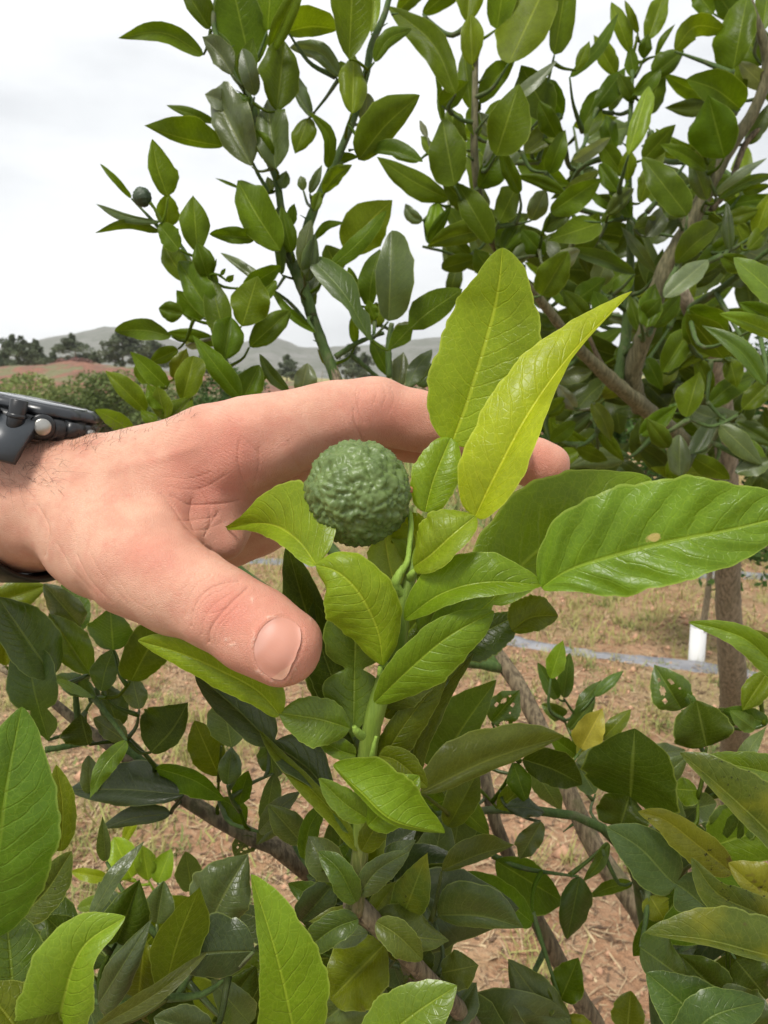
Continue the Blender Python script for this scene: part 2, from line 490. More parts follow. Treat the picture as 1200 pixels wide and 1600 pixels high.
b = NB('shoot_stem'); co = b.coord()
zz = b.n('ShaderNodeSeparateXYZ', {0: co}).outputs[2]
st = b.noise(b.mapping(co, (900, 900, 120)), 1.0, 4, 0.6)
c = b.mix(b.smooth(st, 0.35, 0.65), (0.105, 0.165, 0.016), (0.135, 0.20, 0.022))
old = b.mix(b.smooth(st, 0.4, 0.6), (0.055, 0.062, 0.014), (0.12, 0.105, 0.045))
c = b.mix(b.math('SUBTRACT', 1.0, b.smooth(b.math('ADD', zz, b.math('MULTIPLY', st, 0.012)), 0.018, 0.052)), c, old)
M_SHOOT = b.done(b.principled(Base_Color=c, Roughness=0.5, Normal=b.bump(st, 0.6, 0.0007)).outputs[0])

# ================================================================== THE FOREGROUND TREE
tree = thing('lime_tree', 'near lime tree whose green shoots surround the hand and the held fruit', 'tree',
             W(1060, 3040, 0.78))
trunk_pt = (1060, 3036, 0.78)

# main fruiting shoot ------------------------------------------------------
shoot = branch(tree, [(662, 842, .262, 8), (648, 880, .262, 9), (630, 940, .262, 11.5), (622, 1000, .264, 14), (598, 1075, .268, 15), (578, 1150, .272, 15),
                      (566, 1250, .278, 13.5), (562, 1340, .284, 13), (553, 1425, .29, 15)], M_SHOOT, 'fruiting_shoot', 14, 50, 0.04)
woody = branch(tree, [(550, 1408, .29, 17), (556, 1424, .292, 20), (590, 1448, .30, 15), (650, 1510, .33, 14), (800, 1700, .45, 16), (1000, 2100, .62, 20), (1055, 2500, .74, 24)], M_BARK, 'branch', 12, 40, 0.08)
# nodes and petiole bases on the shoot
for (x, y, x2, y2, r) in ((606, 1045, 597, 1030, 7), (600, 1062, 594, 1040, 6), (640, 1020, 652, 1005, 7), (565, 1150, 553, 1135, 6), (580, 1200, 588, 1150, 4), (640, 905, 650, 890, 6)):
    twig(shoot, [(x, y, .262, r + 2), ((x + x2) / 2 - 2, (y + y2) / 2, .258, r), (x2, y2, .257, r * .6)], M_YSTEM)
# fruit stalk
twig(shoot, [(630, 930, .262, 9), (618, 915, .259, 8), (622, 900, .258, 7), (636, 878, .26, 5), (640, 850, .264, 4.5), (642, 815, .268, 4.5), (636, 796, .270, 5), (626, 790, .272, 6)], M_YSTEM)

# leaf A : large back blade above, with its wing
key_leaf(shoot, [(705, 694, .272), (732, 622, .27), (768, 500, .268), (780, 440, .264), (785, 387, .262)], 70, 84, 8, 22, 'YA', p=0.80, q=0.52, qt=0.62, cup=0.05, wave=0.05, nu=90)
key_leaf(shoot, [(664, 800, .268), (678, 748, .268), (704, 684, .271)], 36, 38, 2, 6, (0.15, 0.235, 0.008), p=0.95, q=0.45, qt=0.5, serr=0.006, cup=0.14)
# leaf B : yellow-green, folded along the midrib, in front
key_leaf(shoot, [(742, 808, .250), (778, 735, .246), (830, 640, .246), (900, 545, .25), (988, 455, .258)], 68, 40, -20, 40, 'YB',
         label='yellow green folded leaf', p=0.66, q=0.62, cup=0.10, wave=0.03, nu=90,
         wrf=([0, .2, .42, .6, 1], [1.0, 1.0, .55, .15, .05]), wlf=([0, .3, .6, 1], [1, 1, .95, .8]))
key_leaf(shoot, [(646, 886, .258), (672, 868, .252), (705, 838, .248), (743, 806, .250)], 52, 26, -24, 30, (0.15, 0.205, 0.009), p=1.15, q=0.5, cup=0.18, serr=0.006, wave=0.0)
# leaf H : left compound leaf, wing towards the camera, blade behind the fruit
key_leaf(shoot, [(598, 1040, .256), (590, 985, .252), (562, 928, .248), (528, 894, .248), (493, 882, .252)], 62, 52, -14, -10, 'Y',
         p=1.15, q=0.62, cup=0.16, serr=0.008, wave=0.02, ripple=0.03)
key_leaf(shoot, [(495, 884, .252), (466, 846, .262), (430, 822, .276), (392, 818, .288), (344, 827, .296)], 22, 76, 4, 18, 'Y', p=0.62, q=0.7, cup=0.08,
         wrf=([0, .2, .5, .8, 1], [1, 1, 1.0, .35, .2]))
# leaf I : olive underside, below H
key_leaf(shoot, [(552, 1152, .270), (553, 1100, .272), (554, 1046, .272), (555, 1000, .270), (552, 925, .268)], 50, 46, 6, 10, (0.085, 0.135, 0.012), prof='c', uj=0.47, k=0.95, serr=0.012)
# leaf J : wing at left of the stem and the bright blade under the thumb
key_leaf(shoot, [(547, 1138, .266), (500, 1124, .262), (436, 1114, .262)], 42, 34, 4, 2, 'Gb', p=1.0, q=0.6, serr=0.01)
key_leaf(shoot, [(438, 1118, .262), (400, 1078, .264), (340, 1046, .266), (280, 1020, .268), (215, 1001, .272)], 26, 42, -8, 26, 'Y', p=0.75, cup=0.14)
# leaf K : dark compound leaf behind, lower left
key_leaf(shoot, [(532, 1262, .284), (480, 1200, .288), (424, 1160, .290), (370, 1108, .292), (305, 1052, .298)], 26, 40, 20, 10, 'Td', prof='c', uj=0.46, k=0.95)
key_leaf(shoot, [(560, 1330, .28), (520, 1270, .282), (440, 1185, .286), (405, 1140, .288)], 16, 12, 6, 6, 'Gy', prof='b')
# dark leaves behind the stem, left of it
key_leaf(shoot, [(560, 1160, .296), (520, 1060, .30), (480, 960, .30), (448, 850, .30)], 42, 40, 10, 10, 'Dd', prof='b')
key_leaf(shoot, [(545, 1120, .292), (505, 1020, .294), (490, 940, .294)], 34, 30, 10, 10, 'Dd', prof='b')
# leaves C, D, E, F on the right
key_leaf(shoot, [(646, 1030, .262), (700, 990, .262), (762, 944, .266), (832, 868, .272), (915, 812, .276), (1018, 748, .282)], 92, 44, 12, 26, 'Yg', prof='c', uj=0.30, k=0.5, nu=90, cup=0.06, ripple=0.05)
key_leaf(shoot, [(585, 1098, .258), (640, 1045, .250), (700, 995, .247), (772, 955, .25)], 34, 48, 10, -12, 'Yg', p=1.1, q=0.55, cup=0.12, ripple=0.05, serr=0.012)
key_leaf(shoot, [(632, 968, .258), (690, 928, .25), (760, 910, .246), (850, 914, .246)], 50, 22, -8, 24, 'Yg', p=1.05, q=0.6, cup=0.10, ripple=0.05, serr=0.008)
key_leaf(shoot, [(846, 918, .246), (885, 893, .242), (940, 874, .238), (1040, 848, .232), (1150, 826, .228), (1290, 790, .226)], 104, 66, 10, 14, (0.105, 0.185, 0.009), mat=M_SCAR,
         label='broad green leaf with a small tan scar', p=0.66, q=0.6, cup=0.05, ripple=0.20, wave=0.10, nu=100, wlf=([0, .12, .3, 1], [.45, .8, 1, 1]), wrf=([0, .15, .3, 1], [.35, .7, 1, 1]))
key_leaf(shoot, [(655, 985, .268), (690, 960, .27), (735, 935, .272)], 40, 30, 10, 10, 'Gb', prof='b')
key_leaf(shoot, [(640, 880, .275), (650, 840, .278), (620, 800, .282)], 40, 30, 10, 10, 'Y', prof='b')          # pale leaf below the fruit
key_leaf(shoot, [(620, 925, .276), (608, 880, .278), (600, 830, .28)], 34, 34, 4, 4, (0.22, 0.32, 0.05), prof='b', p=1.0)
# behind the stem, right: chewed olive leaves
key_leaf(shoot, [(800, 985, .285), (830, 965, .287), (872, 962, .29)], 34, 22, 6, 10, 'Gy', serr=0.05, prof='b')
key_leaf(shoot, [(690, 1010, .295), (760, 985, .295), (812, 958, .297)], 24, 40, 6, 10, 'Gd', serr=0.05, prof='b')
key_leaf(shoot, [(640, 1240, .29), (650, 1160, .288), (690, 1080, .288), (740, 1020, .29)], 26, 22, 10, 14, 'Go', prof='b')
key_leaf(shoot, [(585, 1215, .276), (620, 1150, .274), (665, 1090, .276), (700, 1055, .28)], 22, 30, 6, -14, 'Gy', prof='b')
key_leaf(shoot, [(590, 1215, .280), (612, 1150, .282), (650, 1085, .284), (702, 1062, .286)], 10, 36, 20, 8, 'T', prof='b')
key_leaf(shoot, [(620, 1215, .292), (640, 1170, .292), (645, 1120, .292)], 20, 18, 6, 6, 'Go', prof='b')
key_leaf(shoot, [(575, 1290, .262), (610, 1255, .26), (655, 1212, .262)], 30, 36, 6, 14, 'Yg', p=0.95)
key_leaf(shoot, [(556, 1300, .282), (525, 1262, .284), (470, 1222, .29)], 20, 24, 8, 8, 'Gd')
key_leaf(shoot, [(560, 1400, .284), (590, 1360, .282), (640, 1330, .284)], 18, 24, 8, -6, 'T')
key_leaf(shoot, [(556, 1410, .283), (530, 1360, .28), (498, 1330, .284)], 22, 20, 8, 8, 'G')
key_leaf(shoot, [(600, 1120, .28), (640, 1075, .282), (668, 1010, .286)], 30, 26, 8, 10, 'Gy')
key_leaf(shoot, [(604, 1105, .276), (634, 1075, .27), (690, 1048, .272)], 18, 30, 10, -4, 'Go')
key_leaf(shoot, [(570, 1200, .282), (548, 1150, .284), (520, 1100, .29)], 26, 26, 8, 8, 'Gd')
key_leaf(shoot, [(660, 850, .27), (690, 880, .272), (720, 915, .275)], 24, 30, 8, 8, 'Gy')
key_leaf(shoot, [(650, 900, .272), (690, 905, .274), (735, 875, .278)], 22, 26, 8, 8, 'Gb')
key_leaf(shoot, [(618, 1010, .272), (655, 965, .274), (690, 905, .278)], 26, 30, 6, 10, 'Gb', p=0.9)
key_leaf(shoot, [(588, 1440, .288), (622, 1462, .286), (660, 1500, .29)], 22, 26, 8, 6, 'Go')
key_leaf(shoot, [(560, 1436, .286), (520, 1452, .284), (470, 1490, .288)], 22, 24, 6, 10, 'Gd')
key_leaf(shoot, [(592, 1180, .27), (622, 1190, .268), (668, 1230, .27)], 22, 22, 6, 8, 'Gy')
key_leaf(shoot, [(556, 1180, .268), (530, 1172, .266), (492, 1150, .268)], 14, 18, 6, 8, 'Gb')
# leaf M : folded bright leaf low on the shoot
key_leaf(shoot, [(520, 1196, .258), (565, 1240, .250), (615, 1283, .246), (695, 1302, .25)], 66, 6, 30, -10, 'Yg', p=1.0, q=0.55, cup=-0.12, serr=0.012,
         wlf=([0, .3, .6, 1], [.6, 1, 1, .6]))
key_leaf(shoot, [(575, 1280, .262), (538, 1255, .258), (498, 1216, .256)], 20, 22, 6, 6, 'Gb', prof='b')
key_leaf(shoot, [(565, 1330, .270), (582, 1300, .268), (604, 1260, .268)], 18, 22, 0, 0, 'Gy', prof='b')

# near leaves along the bottom and left edge --------------------------------
low = branch(tree, [(420, 1640, .25, 5), (470, 1700, .28, 8), (620, 1850, .40, 12), (900, 2250, .60, 14), (1050, 2600, .74, 18)], M_GSTEM)
key_leaf(low, [(468, 1660, .232), (448, 1560, .225), (425, 1470, .222), (392, 1366, .226)], 52, 66, 10, 6, 'Yg', label='large bright leaf standing upright', cup=0.05, p=0.9,
         wlf=([0, .3, .7, 1], [1, 1, .5, .3]))
key_leaf(low, [(560, 1660, .245), (640, 1590, .24), (714, 1540, .24)], 48, 54, 6, 10, 'Gb', p=0.9, q=0.62, cup=0.08)
left = branch(tree, [(-30, 1500, .26, 6), (30, 1640, .28, 9), (300, 1950, .40, 13), (900, 2450, .66, 18), (1052, 2700, .76, 20)], M_GSTEM)
key_leaf(left, [(-30, 1470, .235), (-6, 1350, .225), (10, 1230, .222), (34, 1104, .226)], 70, 84, 20, 10, (0.072, 0.140, 0.009), cup=0.07, ripple=0.06, label='large dark green leaf at the left edge', p=0.95)
key_leaf(left, [(20, 1590, .235), (18, 1520, .235), (8, 1415, .24)], 50, 52, 10, 8, 'G', p=0.8)
key_leaf(left, [(85, 1650, .225), (100, 1560, .218), (130, 1480, .216), (196, 1432, .218)], 66, 44, 14, 30, (0.14, 0.22, 0.014), p=0.9, q=0.6, cup=0.1)
key_leaf(left, [(60, 1680, .215), (20, 1600, .213), (-30, 1540, .214)], 50, 60, 6, 6, 'Gy', p=0.8)
key_leaf(left, [(20, 1440, .255), (70, 1395, .257), (112, 1330, .26)], 34, 30, 8, 8, 'M', mat=M_MOT)
key_leaf(left, [(95, 1330, .25), (98, 1260, .25), (88, 1195, .252)], 24, 20, 8, 8, 'Gy')

# right-hand near leaves
rlow = branch(tree, [(1120, 1440, .34, 4), (1230, 1480, .34, 7), (1280, 1600, .38, 10), (1220, 1900, .55, 14), (1080, 2700, .76, 18)], M_GSTEM)
key_leaf(rlow, [(1260, 1372, .25), (1200, 1300, .245), (1120, 1225, .245), (1062, 1176, .25)], 18, 62, 16, 12, 'M', mat=M_MOT, label='large worn green leaf with yellow patches', p=0.8)
key_leaf(rlow, [(1235, 1215, .28), (1170, 1200, .275), (1095, 1185, .28)], 24, 26, 6, 8, 'Gb')
key_leaf(rlow, [(1145, 1364, .31), (1090, 1320, .305), (1040, 1282, .305), (997, 1268, .31)], 30, 24, 4, 10, 'MY', mat=M_MOT)
key_leaf(rlow, [(1110, 1424, .32), (1070, 1390, .318), (1044, 1372, .316), (1000, 1325, .315), (948, 1292, .318)], 40, 40, 4, 8, (0.056, 0.092, 0.027), prof='c', uj=0.36, k=0.85)
key_leaf(rlow, [(1250, 1460, .29), (1180, 1425, .285), (1120, 1395, .285), (1080, 1340, .29)], 36, 26, 4, 8, 'M', mat=M_MOT)
key_leaf(rlow, [(1230, 1405, .295), (1180, 1385, .29), (1138, 1348, .295)], 20, 46, 4, 8, 'MY', mat=M_MOT)
key_leaf(rlow, [(1260, 1508, .265), (1180, 1488, .26), (1100, 1468, .26), (1008, 1458, .265)], 10, 56, 10, 10, 'M', mat=M_MOT, label='worn leaf speckled with black dots', p=0.75)
key_leaf(rlow, [(1150, 1660, .28), (1090, 1590, .275), (1010, 1520, .28)], 60, 56, 8, 8, (0.047, 0.086, 0.013), p=0.8)
key_leaf(rlow, [(1060, 1650, .27), (1110, 1590, .265), (1195, 1565, .27)], 36, 40, 4, 8, (0.047, 0.084, 0.015), p=0.8)
key_leaf(rlow, [(1260, 1095, .30), (1180, 1010, .295), (1130, 985, .297), (1076, 972, .30)], 22, 22, 6, 10, 'Gb')
key_leaf(rlow, [(1270, 1055, .31), (1200, 1010, .31), (1140, 982, .312)], 14, 20, 6, 10, 'M', mat=M_MOT)

# lower left twig with its leaves -------------------------------------------
ll = branch(tree, [(-20, 1030, .44, 5), (60, 1080, .44, 6), (130, 1135, .44, 8), (200, 1185, .44, 10), (300, 1255, .44, 12), (400, 1312, .45, 13), (475, 1355, .46, 15), (700, 1560, .55, 17), (1000, 2100, .70, 22), (1056, 2700, .77, 24)], M_BARK, n=60)
twig(ll, [(70, 1172, .43, 5), (110, 1165, .435, 5), (150, 1155, .44, 6)], M_GSTEM)
twig(ll, [(118, 1060, .43, 4), (119, 1100, .435, 5), (123, 1130, .44, 6)], M_GSTEM)
twig(ll, [(150, 1075, .42, 4), (165, 1120, .43, 6), (190, 1165, .44, 8), (225, 1195, .44, 9)], M_GSTEM)
rows(ll, .42, '''
82 1058 -4 932 30 40 0 G d39
75 1157 40 1000 32 30 4 G c d40
140 1052 76 958 22 24 0 Gb
150 1087 85 1058 12 16 0 G
177 1016 172 948 30 28 0 G d39
158 1080 178 1014 19 16 3 G d39
205 1064 264 966 28 28 3 Gy d39
145 1090 82 1060 6 6 0 Gb d38
125 978 68 912 18 20 0 T
128 985 100 900 20 20 0 G
-20 945 74 914 20 20 0 Gy
8 1040 8 972 14 14 0 Gy
236 1176 294 1097 48 16 -6 Dd d39
138 1164 126 1116 30 8 0 Dd
186 1136 164 1066 12 22 3 Gd d41
218 1108 205 1052 16 14 0 T
196 1158 146 1122 12 16 0 T
198 1158 140 1248 14 12 -8 Gb d36
286 1242 106 1234 20 38 -4 Td d41
266 1272 154 1296 10 16 -6 Td d42
142 1240 138 1180 12 12 0 T
342 1212 304 1126 24 22 0 Gy d43
362 1168 346 1084 26 26 0 T
355 1226 362 1166 14 17 0 T
346 1165 374 1106 8 8 0 Gy d42
244 1200 354 1252 12 22 8 D d42
346 1248 386 1290 12 14 6 D
372 1258 388 1204 14 12 0 D
418 1150 428 1216 18 18 0 T
428 1208 412 1298 16 12 0 T
404 1300 470 1236 14 14 4 T
392 1306 366 1338 16 14 0 T h
''')
# mid lower-left masses
lm = branch(tree, [(240, 1560, .36, 5), (330, 1600, .38, 8), (560, 1750, .45, 12), (900, 2200, .62, 16), (1050, 2750, .76, 20)], M_GSTEM)
rows(lm, .34, '''
165 1345 160 1275 10 8 0 T
182 1472 218 1374 34 34 0 Dd d32
143 1432 226 1314 12 10 6 T d31
245 1442 256 1376 20 20 0 T
325 1448 388 1334 48 36 2 T d33
255 1556 312 1386 30 36 6 Gy d29
398 1486 248 1502 30 46 -4 Td d30
154 1568 238 1434 18 24 0 Td d31
216 1560 226 1468 36 32 0 Gy d32
148 1608 324 1488 12 12 -8 Go d28
300 1600 220 1560 30 30 0 Dd
330 1620 240 1590 26 26 0 Td d27
120 1480 70 1430 20 20 0 Dd
150 1610 120 1520 24 24 0 T
200 1600 165 1520 22 22 0 T
390 1600 330 1530 22 22 0 T
350 1580 400 1510 22 22 0 Dd
60 1480 112 1440 16 16 0 Gd
205 1372 178 1308 24 22 0 Y d60
232 1376 222 1320 16 16 0 Yg d60
168 1372 110 1362 10 9 0 Y d62
190 1320 236 1250 9 8 4 Y d62
246 1380 268 1326 18 14 0 Yg d60
300 1392 290 1330 20 18 0 T d50
120 1420 200 1396 12 10 0 Gb d60
''')
# middle bottom, around the foot of the shoot
mb = branch(tree, [(640, 1400, .33, 5), (625, 1470, .34, 7), (660, 1560, .38, 10), (860, 1950, .56, 15), (1052, 2700, .76, 20)], M_BARK)
rows(mb, .33, '''
472 1318 418 1256 18 22 0 T d37
474 1342 514 1246 12 14 10 D d35
522 1378 482 1306 22 26 0 T
516 1384 550 1316 18 18 0 G d32
470 1440 540 1360 22 22 0 Td d36
568 1368 592 1272 20 20 0 Gy d29
574 1388 650 1312 20 17 6 T d30
625 1444 668 1332 24 25 0 M d31
580 1432 618 1378 14 16 0 Gy
584 1434 702 1470 34 22 -10 Go d30
572 1432 482 1440 14 16 0 Go d30
575 1458 494 1470 14 16 0 T d31
602 1474 516 1562 42 42 0 Gy d33
600 1520 500 1600 30 36 0 T d34
620 1500 660 1440 20 20 0 Gd
690 1520 748 1508 22 24 0 Go d36
700 1600 745 1535 22 22 0 T d38
640 1620 600 1540 30 30 0 Dd d36
660 1530 640 1470 24 24 0 Dd d36
520 1420 450 1380 16 18 0 G d37
560 1390 500 1350 18 18 0 T d37
690 1360 804 1320 24 8 4 Go d36
684 1430 818 1450 40 14 8 T d35
680 1440 660 1400 14 14 0 T d37
600 1590 560 1510 20 20 0 Go
450 1260 400 1320 14 14 0 T d44
540 1300 520 1240 12 12 0 G d36
''')
# right middle: brown limbs and the horizontal green twig
b3 = branch(tree, [(755, 1195, .50, 9), (772, 1280, .50, 10), (808, 1370, .51, 11), (850, 1460, .52, 13), (905, 1560, .54, 14), (960, 1690, .58, 16), (1030, 2100, .68, 22), (1058, 2800, .77, 30)], M_BARK, n=60)
b4 = branch(tree, [(520, 575, .75, 8), (560, 700, .74, 10), (660, 880, .72, 11), (786, 1035, .70, 12), (835, 1120, .69, 13), (890, 1240, .68, 14), (935, 1335, .68, 15), (1012, 1452, .68, 17), (1090, 1700, .70, 20), (1080, 2200, .74, 26), (1060, 3036, .78, 38)], M_BARK, 'trunk', 12, 80)
b5 = branch(tree, [(655, 1276, .47, 5), (760, 1266, .47, 6), (860, 1268, .475, 7), (920, 1282, .48, 7), (965, 1318, .49, 8), (1000, 1400, .52, 8), (1040, 1800, .62, 12), (1058, 2700, .77, 16)], M_GSTEM, n=50)
rows(b3, .46, '''
682 1202 776 1062 46 22 2 G d42
768 1128 812 1078 20 22 0 G d43 h
658 1238 882 1150 42 14 8 Go d38
700 1292 748 1204 22 20 0 Gy d40
816 1186 910 1226 26 22 4 Dd d44
802 1192 824 1256 16 16 0 D
832 1200 878 1268 14 16 0 T
778 1264 826 1222 14 18 0 Gy
792 1262 852 1270 14 12 4 Td d43
846 1284 812 1342 14 16 0 T
832 1442 714 1362 18 20 -6 D
774 1344 884 1412 24 32 0 D d47
906 1370 886 1468 22 18 0 Gd d46
950 1316 910 1378 8 8 6 G d47
988 1380 918 1402 8 9 -4 D d48
892 1606 794 1498 34 24 6 T d42
876 1562 904 1496 22 22 0 D d43
830 1590 850 1530 20 24 0 Go d42
760 1300 700 1290 12 12 0 D
930 1620 870 1590 16 16 0 Gy d42
980 1608 986 1548 22 20 0 Gy d46
800 1600 740 1620 18 18 0 D
''')
rows(b5, .46, '''
985 1246 992 1138 64 58 0 Dd d42
968 1294 984 1242 34 32 0 Dd d42
1104 1166 1088 1094 38 36 0 Dd d46
1118 1130 1152 1112 14 14 0 Dd d47
1065 1108 1022 1038 26 26 0 G d48 h
908 1170 942 1106 22 20 0 YY d55
930 1150 900 1180 14 14 0 YY d56
940 1156 986 1108 12 12 0 Gy d56
928 1087 974 1048 9 8 0 G d60
900 1110 940 1062 10 10 0 G d60
872 1092 840 1035 12 12 0 G d60
880 1090 890 1020 12 12 0 Gd d60
880 1120 846 1100 12 12 0 G d60
890 1140 930 1090 12 12 0 Gd d60
860 1060 880 1000 14 14 0 Yg d58
900 1180 860 1150 14 14 0 D d58
1090 1120 1066 1068 8 8 0 G d48
1000 1180 1072 1172 14 14 0 T d50
1020 1230 1075 1180 16 16 0 T d50
1090 1235 1050 1232 20 16 0 D d46
1060 1268 1120 1255 18 20 0 T d48
1030 1320 1090 1262 20 20 0 Gd d48
900 1190 975 1170 14 14 0 T d50
930 1240 900 1190 18 20 0 T d50
1000 1300 940 1260 18 18 0 T d52
1000 1480 1070 1530 34 30 0 Gd d40
1130 1560 1060 1490 30 30 0 Dd d42
1150 1500 1200 1560 30 30 0 Dd d42
1190 1620 1130 1540 34 34 0 Gd d38
1015 1400 1040 1440 20 18 0 Gy d44
1120 1310 1180 1260 26 26 0 Gd d44
1180 1140 1140 1110 12 12 0 G d46
1200 1050 1160 1110 16 16 0 Gy d46
1200 1130 1130 1110 14 14 0 G d46
''')
# filler leaves deeper in the bush, lower half
def fill(parent, n, xr, yr, dr, cols, lenm=(0.05, 0.09), seed=3, avoid=None):
    r = random.Random(seed); k = 0
    while k < n:
        x, y, d = r.uniform(*xr), r.uniform(*yr), r.uniform(*dr)
        if avoid and avoid(x, y): continue
        L = r.uniform(*lenm) * F / d * r.uniform(0.75, 1.0); a = r.uniform(0, 6.28)
        tx, ty = x + L * math.cos(a), y + L * math.sin(a)
        w = L * r.uniform(0.14, 0.24)
        col = r.choice(cols)
        rows(parent, d, f'{x} {y} {tx} {ty} {w} {w * r.uniform(.5, 1)} {r.uniform(-.1, .1) * L} {col} d{d * 100}' + (' c' if r.random() < .3 else ''), res=(10, 3))
        k += 1
fill(lm, 26, (0, 420), (1480, 1680), (.36, .46), ['Dd', 'T', 'Td', 'Gd', 'Gy'], seed=11)
fill(mb, 26, (430, 720), (1330, 1660), (.38, .46), ['Dd', 'T', 'Td', 'Gd', 'Go'], seed=12)
fill(b5, 26, (1020, 1220), (1180, 1640), (.42, .55), ['Dd', 'T', 'Td', 'Gd', 'D'], seed=13)
fill(b3, 8, (640, 740), (1180, 1320), (.44, .52), ['Dd', 'T', 'Gd', 'D'], seed=14, lenm=(0.04, 0.06))

# ---- thorns on the green twig
for (x, y, x2, y2, d) in ((895, 1288, 880, 1300, .475), (612, 22, 622, 21, .75), (545, 235, 556, 233, .75)):
    branch(tree, [(x, y, d, 2.5), (x2, y2, d - .003, .4)], M_GSTEM, 'thorn', 6, 4, 0)

for k in range(10):
    x, y, d = [(590, 45, .75), (560, 160, .75), (520, 262, .75), (485, 345, .75), (476, 440, .75), (505, 540, .75), (350, 80, .72), (385, 150, .72), (418, 250, .73), (446, 360, .74), (742, 130, 1.0), (743, 250, 1.01), (1150, 215, 1.15), (1100, 305, 1.17), (1050, 405, 1.19), (880, 515, 1.15)][k]
    sd_ = -1 if k % 2 else 1
    branch(tree, [(x + 3 * sd_, y, d, 2.2), (x + 9 * sd_, y - 5, d - .004, 1.2), (x + 16 * sd_, y - 9, d - .006, .3)], M_GSTEM, 'thorn', 5, 5, 0)
# ---- upper left sprays ------------------------------------------------------
u1 = branch(tree, [(618, -40, .75, 4), (600, 25, .75, 5), (580, 70, .75, 5.5), (573, 110, .75, 6), (550, 190, .75, 6.5), (528, 245, .75, 6.5), (500, 305, .75, 7), (478, 365, .75, 8), (472, 425, .75, 8), (492, 505, .75, 8.5), (515, 565, .75, 9), (532, 615, .75, 10)], M_GSTEM, n=60)
u2 = branch(tree, [(340, -20, .72, 3), (335, 45, .72, 4), (365, 112, .72, 5), (395, 165, .72, 5), (402, 215, .725, 5), (430, 275, .73, 5.5), (440, 330, .735, 6), (452, 395, .74, 7), (470, 445, .745, 8), (488, 495, .75, 9)], M_GSTEM, n=60)
u3 = branch(tree, [(262, 355, .70, 2.5), (290, 395, .70, 3), (318, 455, .70, 4), (335, 520, .70, 4.5), (350, 560, .70, 5), (378, 625, .70, 6), (430, 740, .71, 8), (560, 900, .71, 10), (786, 1040, .70, 11)], M_GSTEM, n=60)
u4 = branch(tree, [(248, 605, .62, 2.5), (256, 650, .62, 3), (262, 700, .62, 4), (330, 850, .63, 5), (560, 1000, .66, 8), (786, 1042, .70, 10)], M_GSTEM, n=40)
twig(u1, [(600, 520, .74, 3), (560, 535, .745, 4), (524, 558, .75, 5)], M_GSTEM)
twig(u1, [(608, 590, .74, 5), (607, 540, .74, 5), (612, 505, .74, 4)], M_GSTEM)
twig(u2, [(395, 255, .72, 2.5), (405, 275, .72, 3), (420, 300, .725, 3.5)], M_GSTEM)
twig(u2, [(438, 390, .735, 2), (455, 420, .74, 4), (468, 450, .745, 5)], M_GSTEM)
twig(u2, [(425, 452, .74, 2), (455, 475, .745, 3), (485, 512, .75, 4)], M_GSTEM)
rows(u2, .72, '''
318 86 192 61 13 15 -22 D
328 46 284 -24 12 26 0 D
392 105 358 -46 36 36 0 D d74
418 48 426 -64 25 24 0 D2
421 78 474 -36 13 15 0 D2 d70
363 116 318 60 15 20 -4 T d70
378 135 336 47 10 12 0 D
380 130 395 62 16 14 0 D
398 150 380 80 14 14 0 T
432 174 444 70 32 28 0 D d70
393 260 336 147 25 36 0 T d70
431 264 418 162 25 26 0 T d70
348 229 232 198 8 32 4 D
336 192 264 166 6 9 0 D
362 164 322 148 13 16 0 TP
387 171 370 146 10 12 0 D
402 215 395 160 14 14 0 D
425 255 400 205 12 14 0 D
438 392 375 288 27 29 2 D2 d70
398 373 331 366 10 14 0 D
420 368 394 372 12 12 0 D
376 295 338 279 2 3 0 D
440 295 447 268 9 9 0 T
425 300 418 277 7 7 0 T
476 428 486 348 14 12 4 T d71
480 440 492 368 14 12 0 Gd d72
455 395 440 325 12 14 0 D
452 355 460 320 8 8 0 D
493 520 424 450 7 6 6 D d72
426 453 349 398 5 10 0 T d72
440 430 433 330 8 9 0 Gd
''', ls=1.06)
rows(u1, .75, '''
545 93 553 -72 31 32 0 D2 d72
550 178 553 88 21 21 0 D2 d72
449 49 523 46 26 13 6 D2
531 118 457 77 12 14 -16 T
522 118 540 100 9 9 0 D
486 182 460 114 6 15 6 T
482 184 462 237 18 15 0 D
512 263 483 178 9 10 -18 D d73
560 250 651 154 34 20 6 D d72
572 233 656 252 16 6 6 D
570 194 574 148 13 13 0 TP
585 97 640 48 13 10 12 D
580 52 590 -34 7 9 0 Y
514 264 560 246 10 6 6 D
505 302 548 260 12 11 6 D2
484 302 502 260 7 7 0 T
474 298 470 276 7 7 0 T
490 330 500 300 8 8 0 D
490 374 538 349 6 7 10 D
540 393 609 317 32 33 4 D2 d76
512 422 599 334 12 14 -4 D d73
530 425 510 385 14 18 0 D
580 534 484 404 16 26 -10 Gd c d70
607 502 612 368 21 34 0 T d70
576 480 593 394 19 12 4 D d74
606 548 716 457 26 20 6 D c d69
590 512 588 474 15 13 0 D2
608 588 580 530 11 16 0 D
636 606 673 549 12 15 4 T
622 606 630 553 15 13 0 T
556 537 551 494 8 7 0 D2
520 578 497 547 6 7 0 Gy
650 600 680 575 20 16 0 Gd
560 470 545 420 8 8 0 D
615 525 640 505 10 10 0 TP
585 500 575 470 10 10 0 D
490 480 478 430 9 10 0 D
480 470 500 425 9 10 0 Gd
''', ls=1.06)
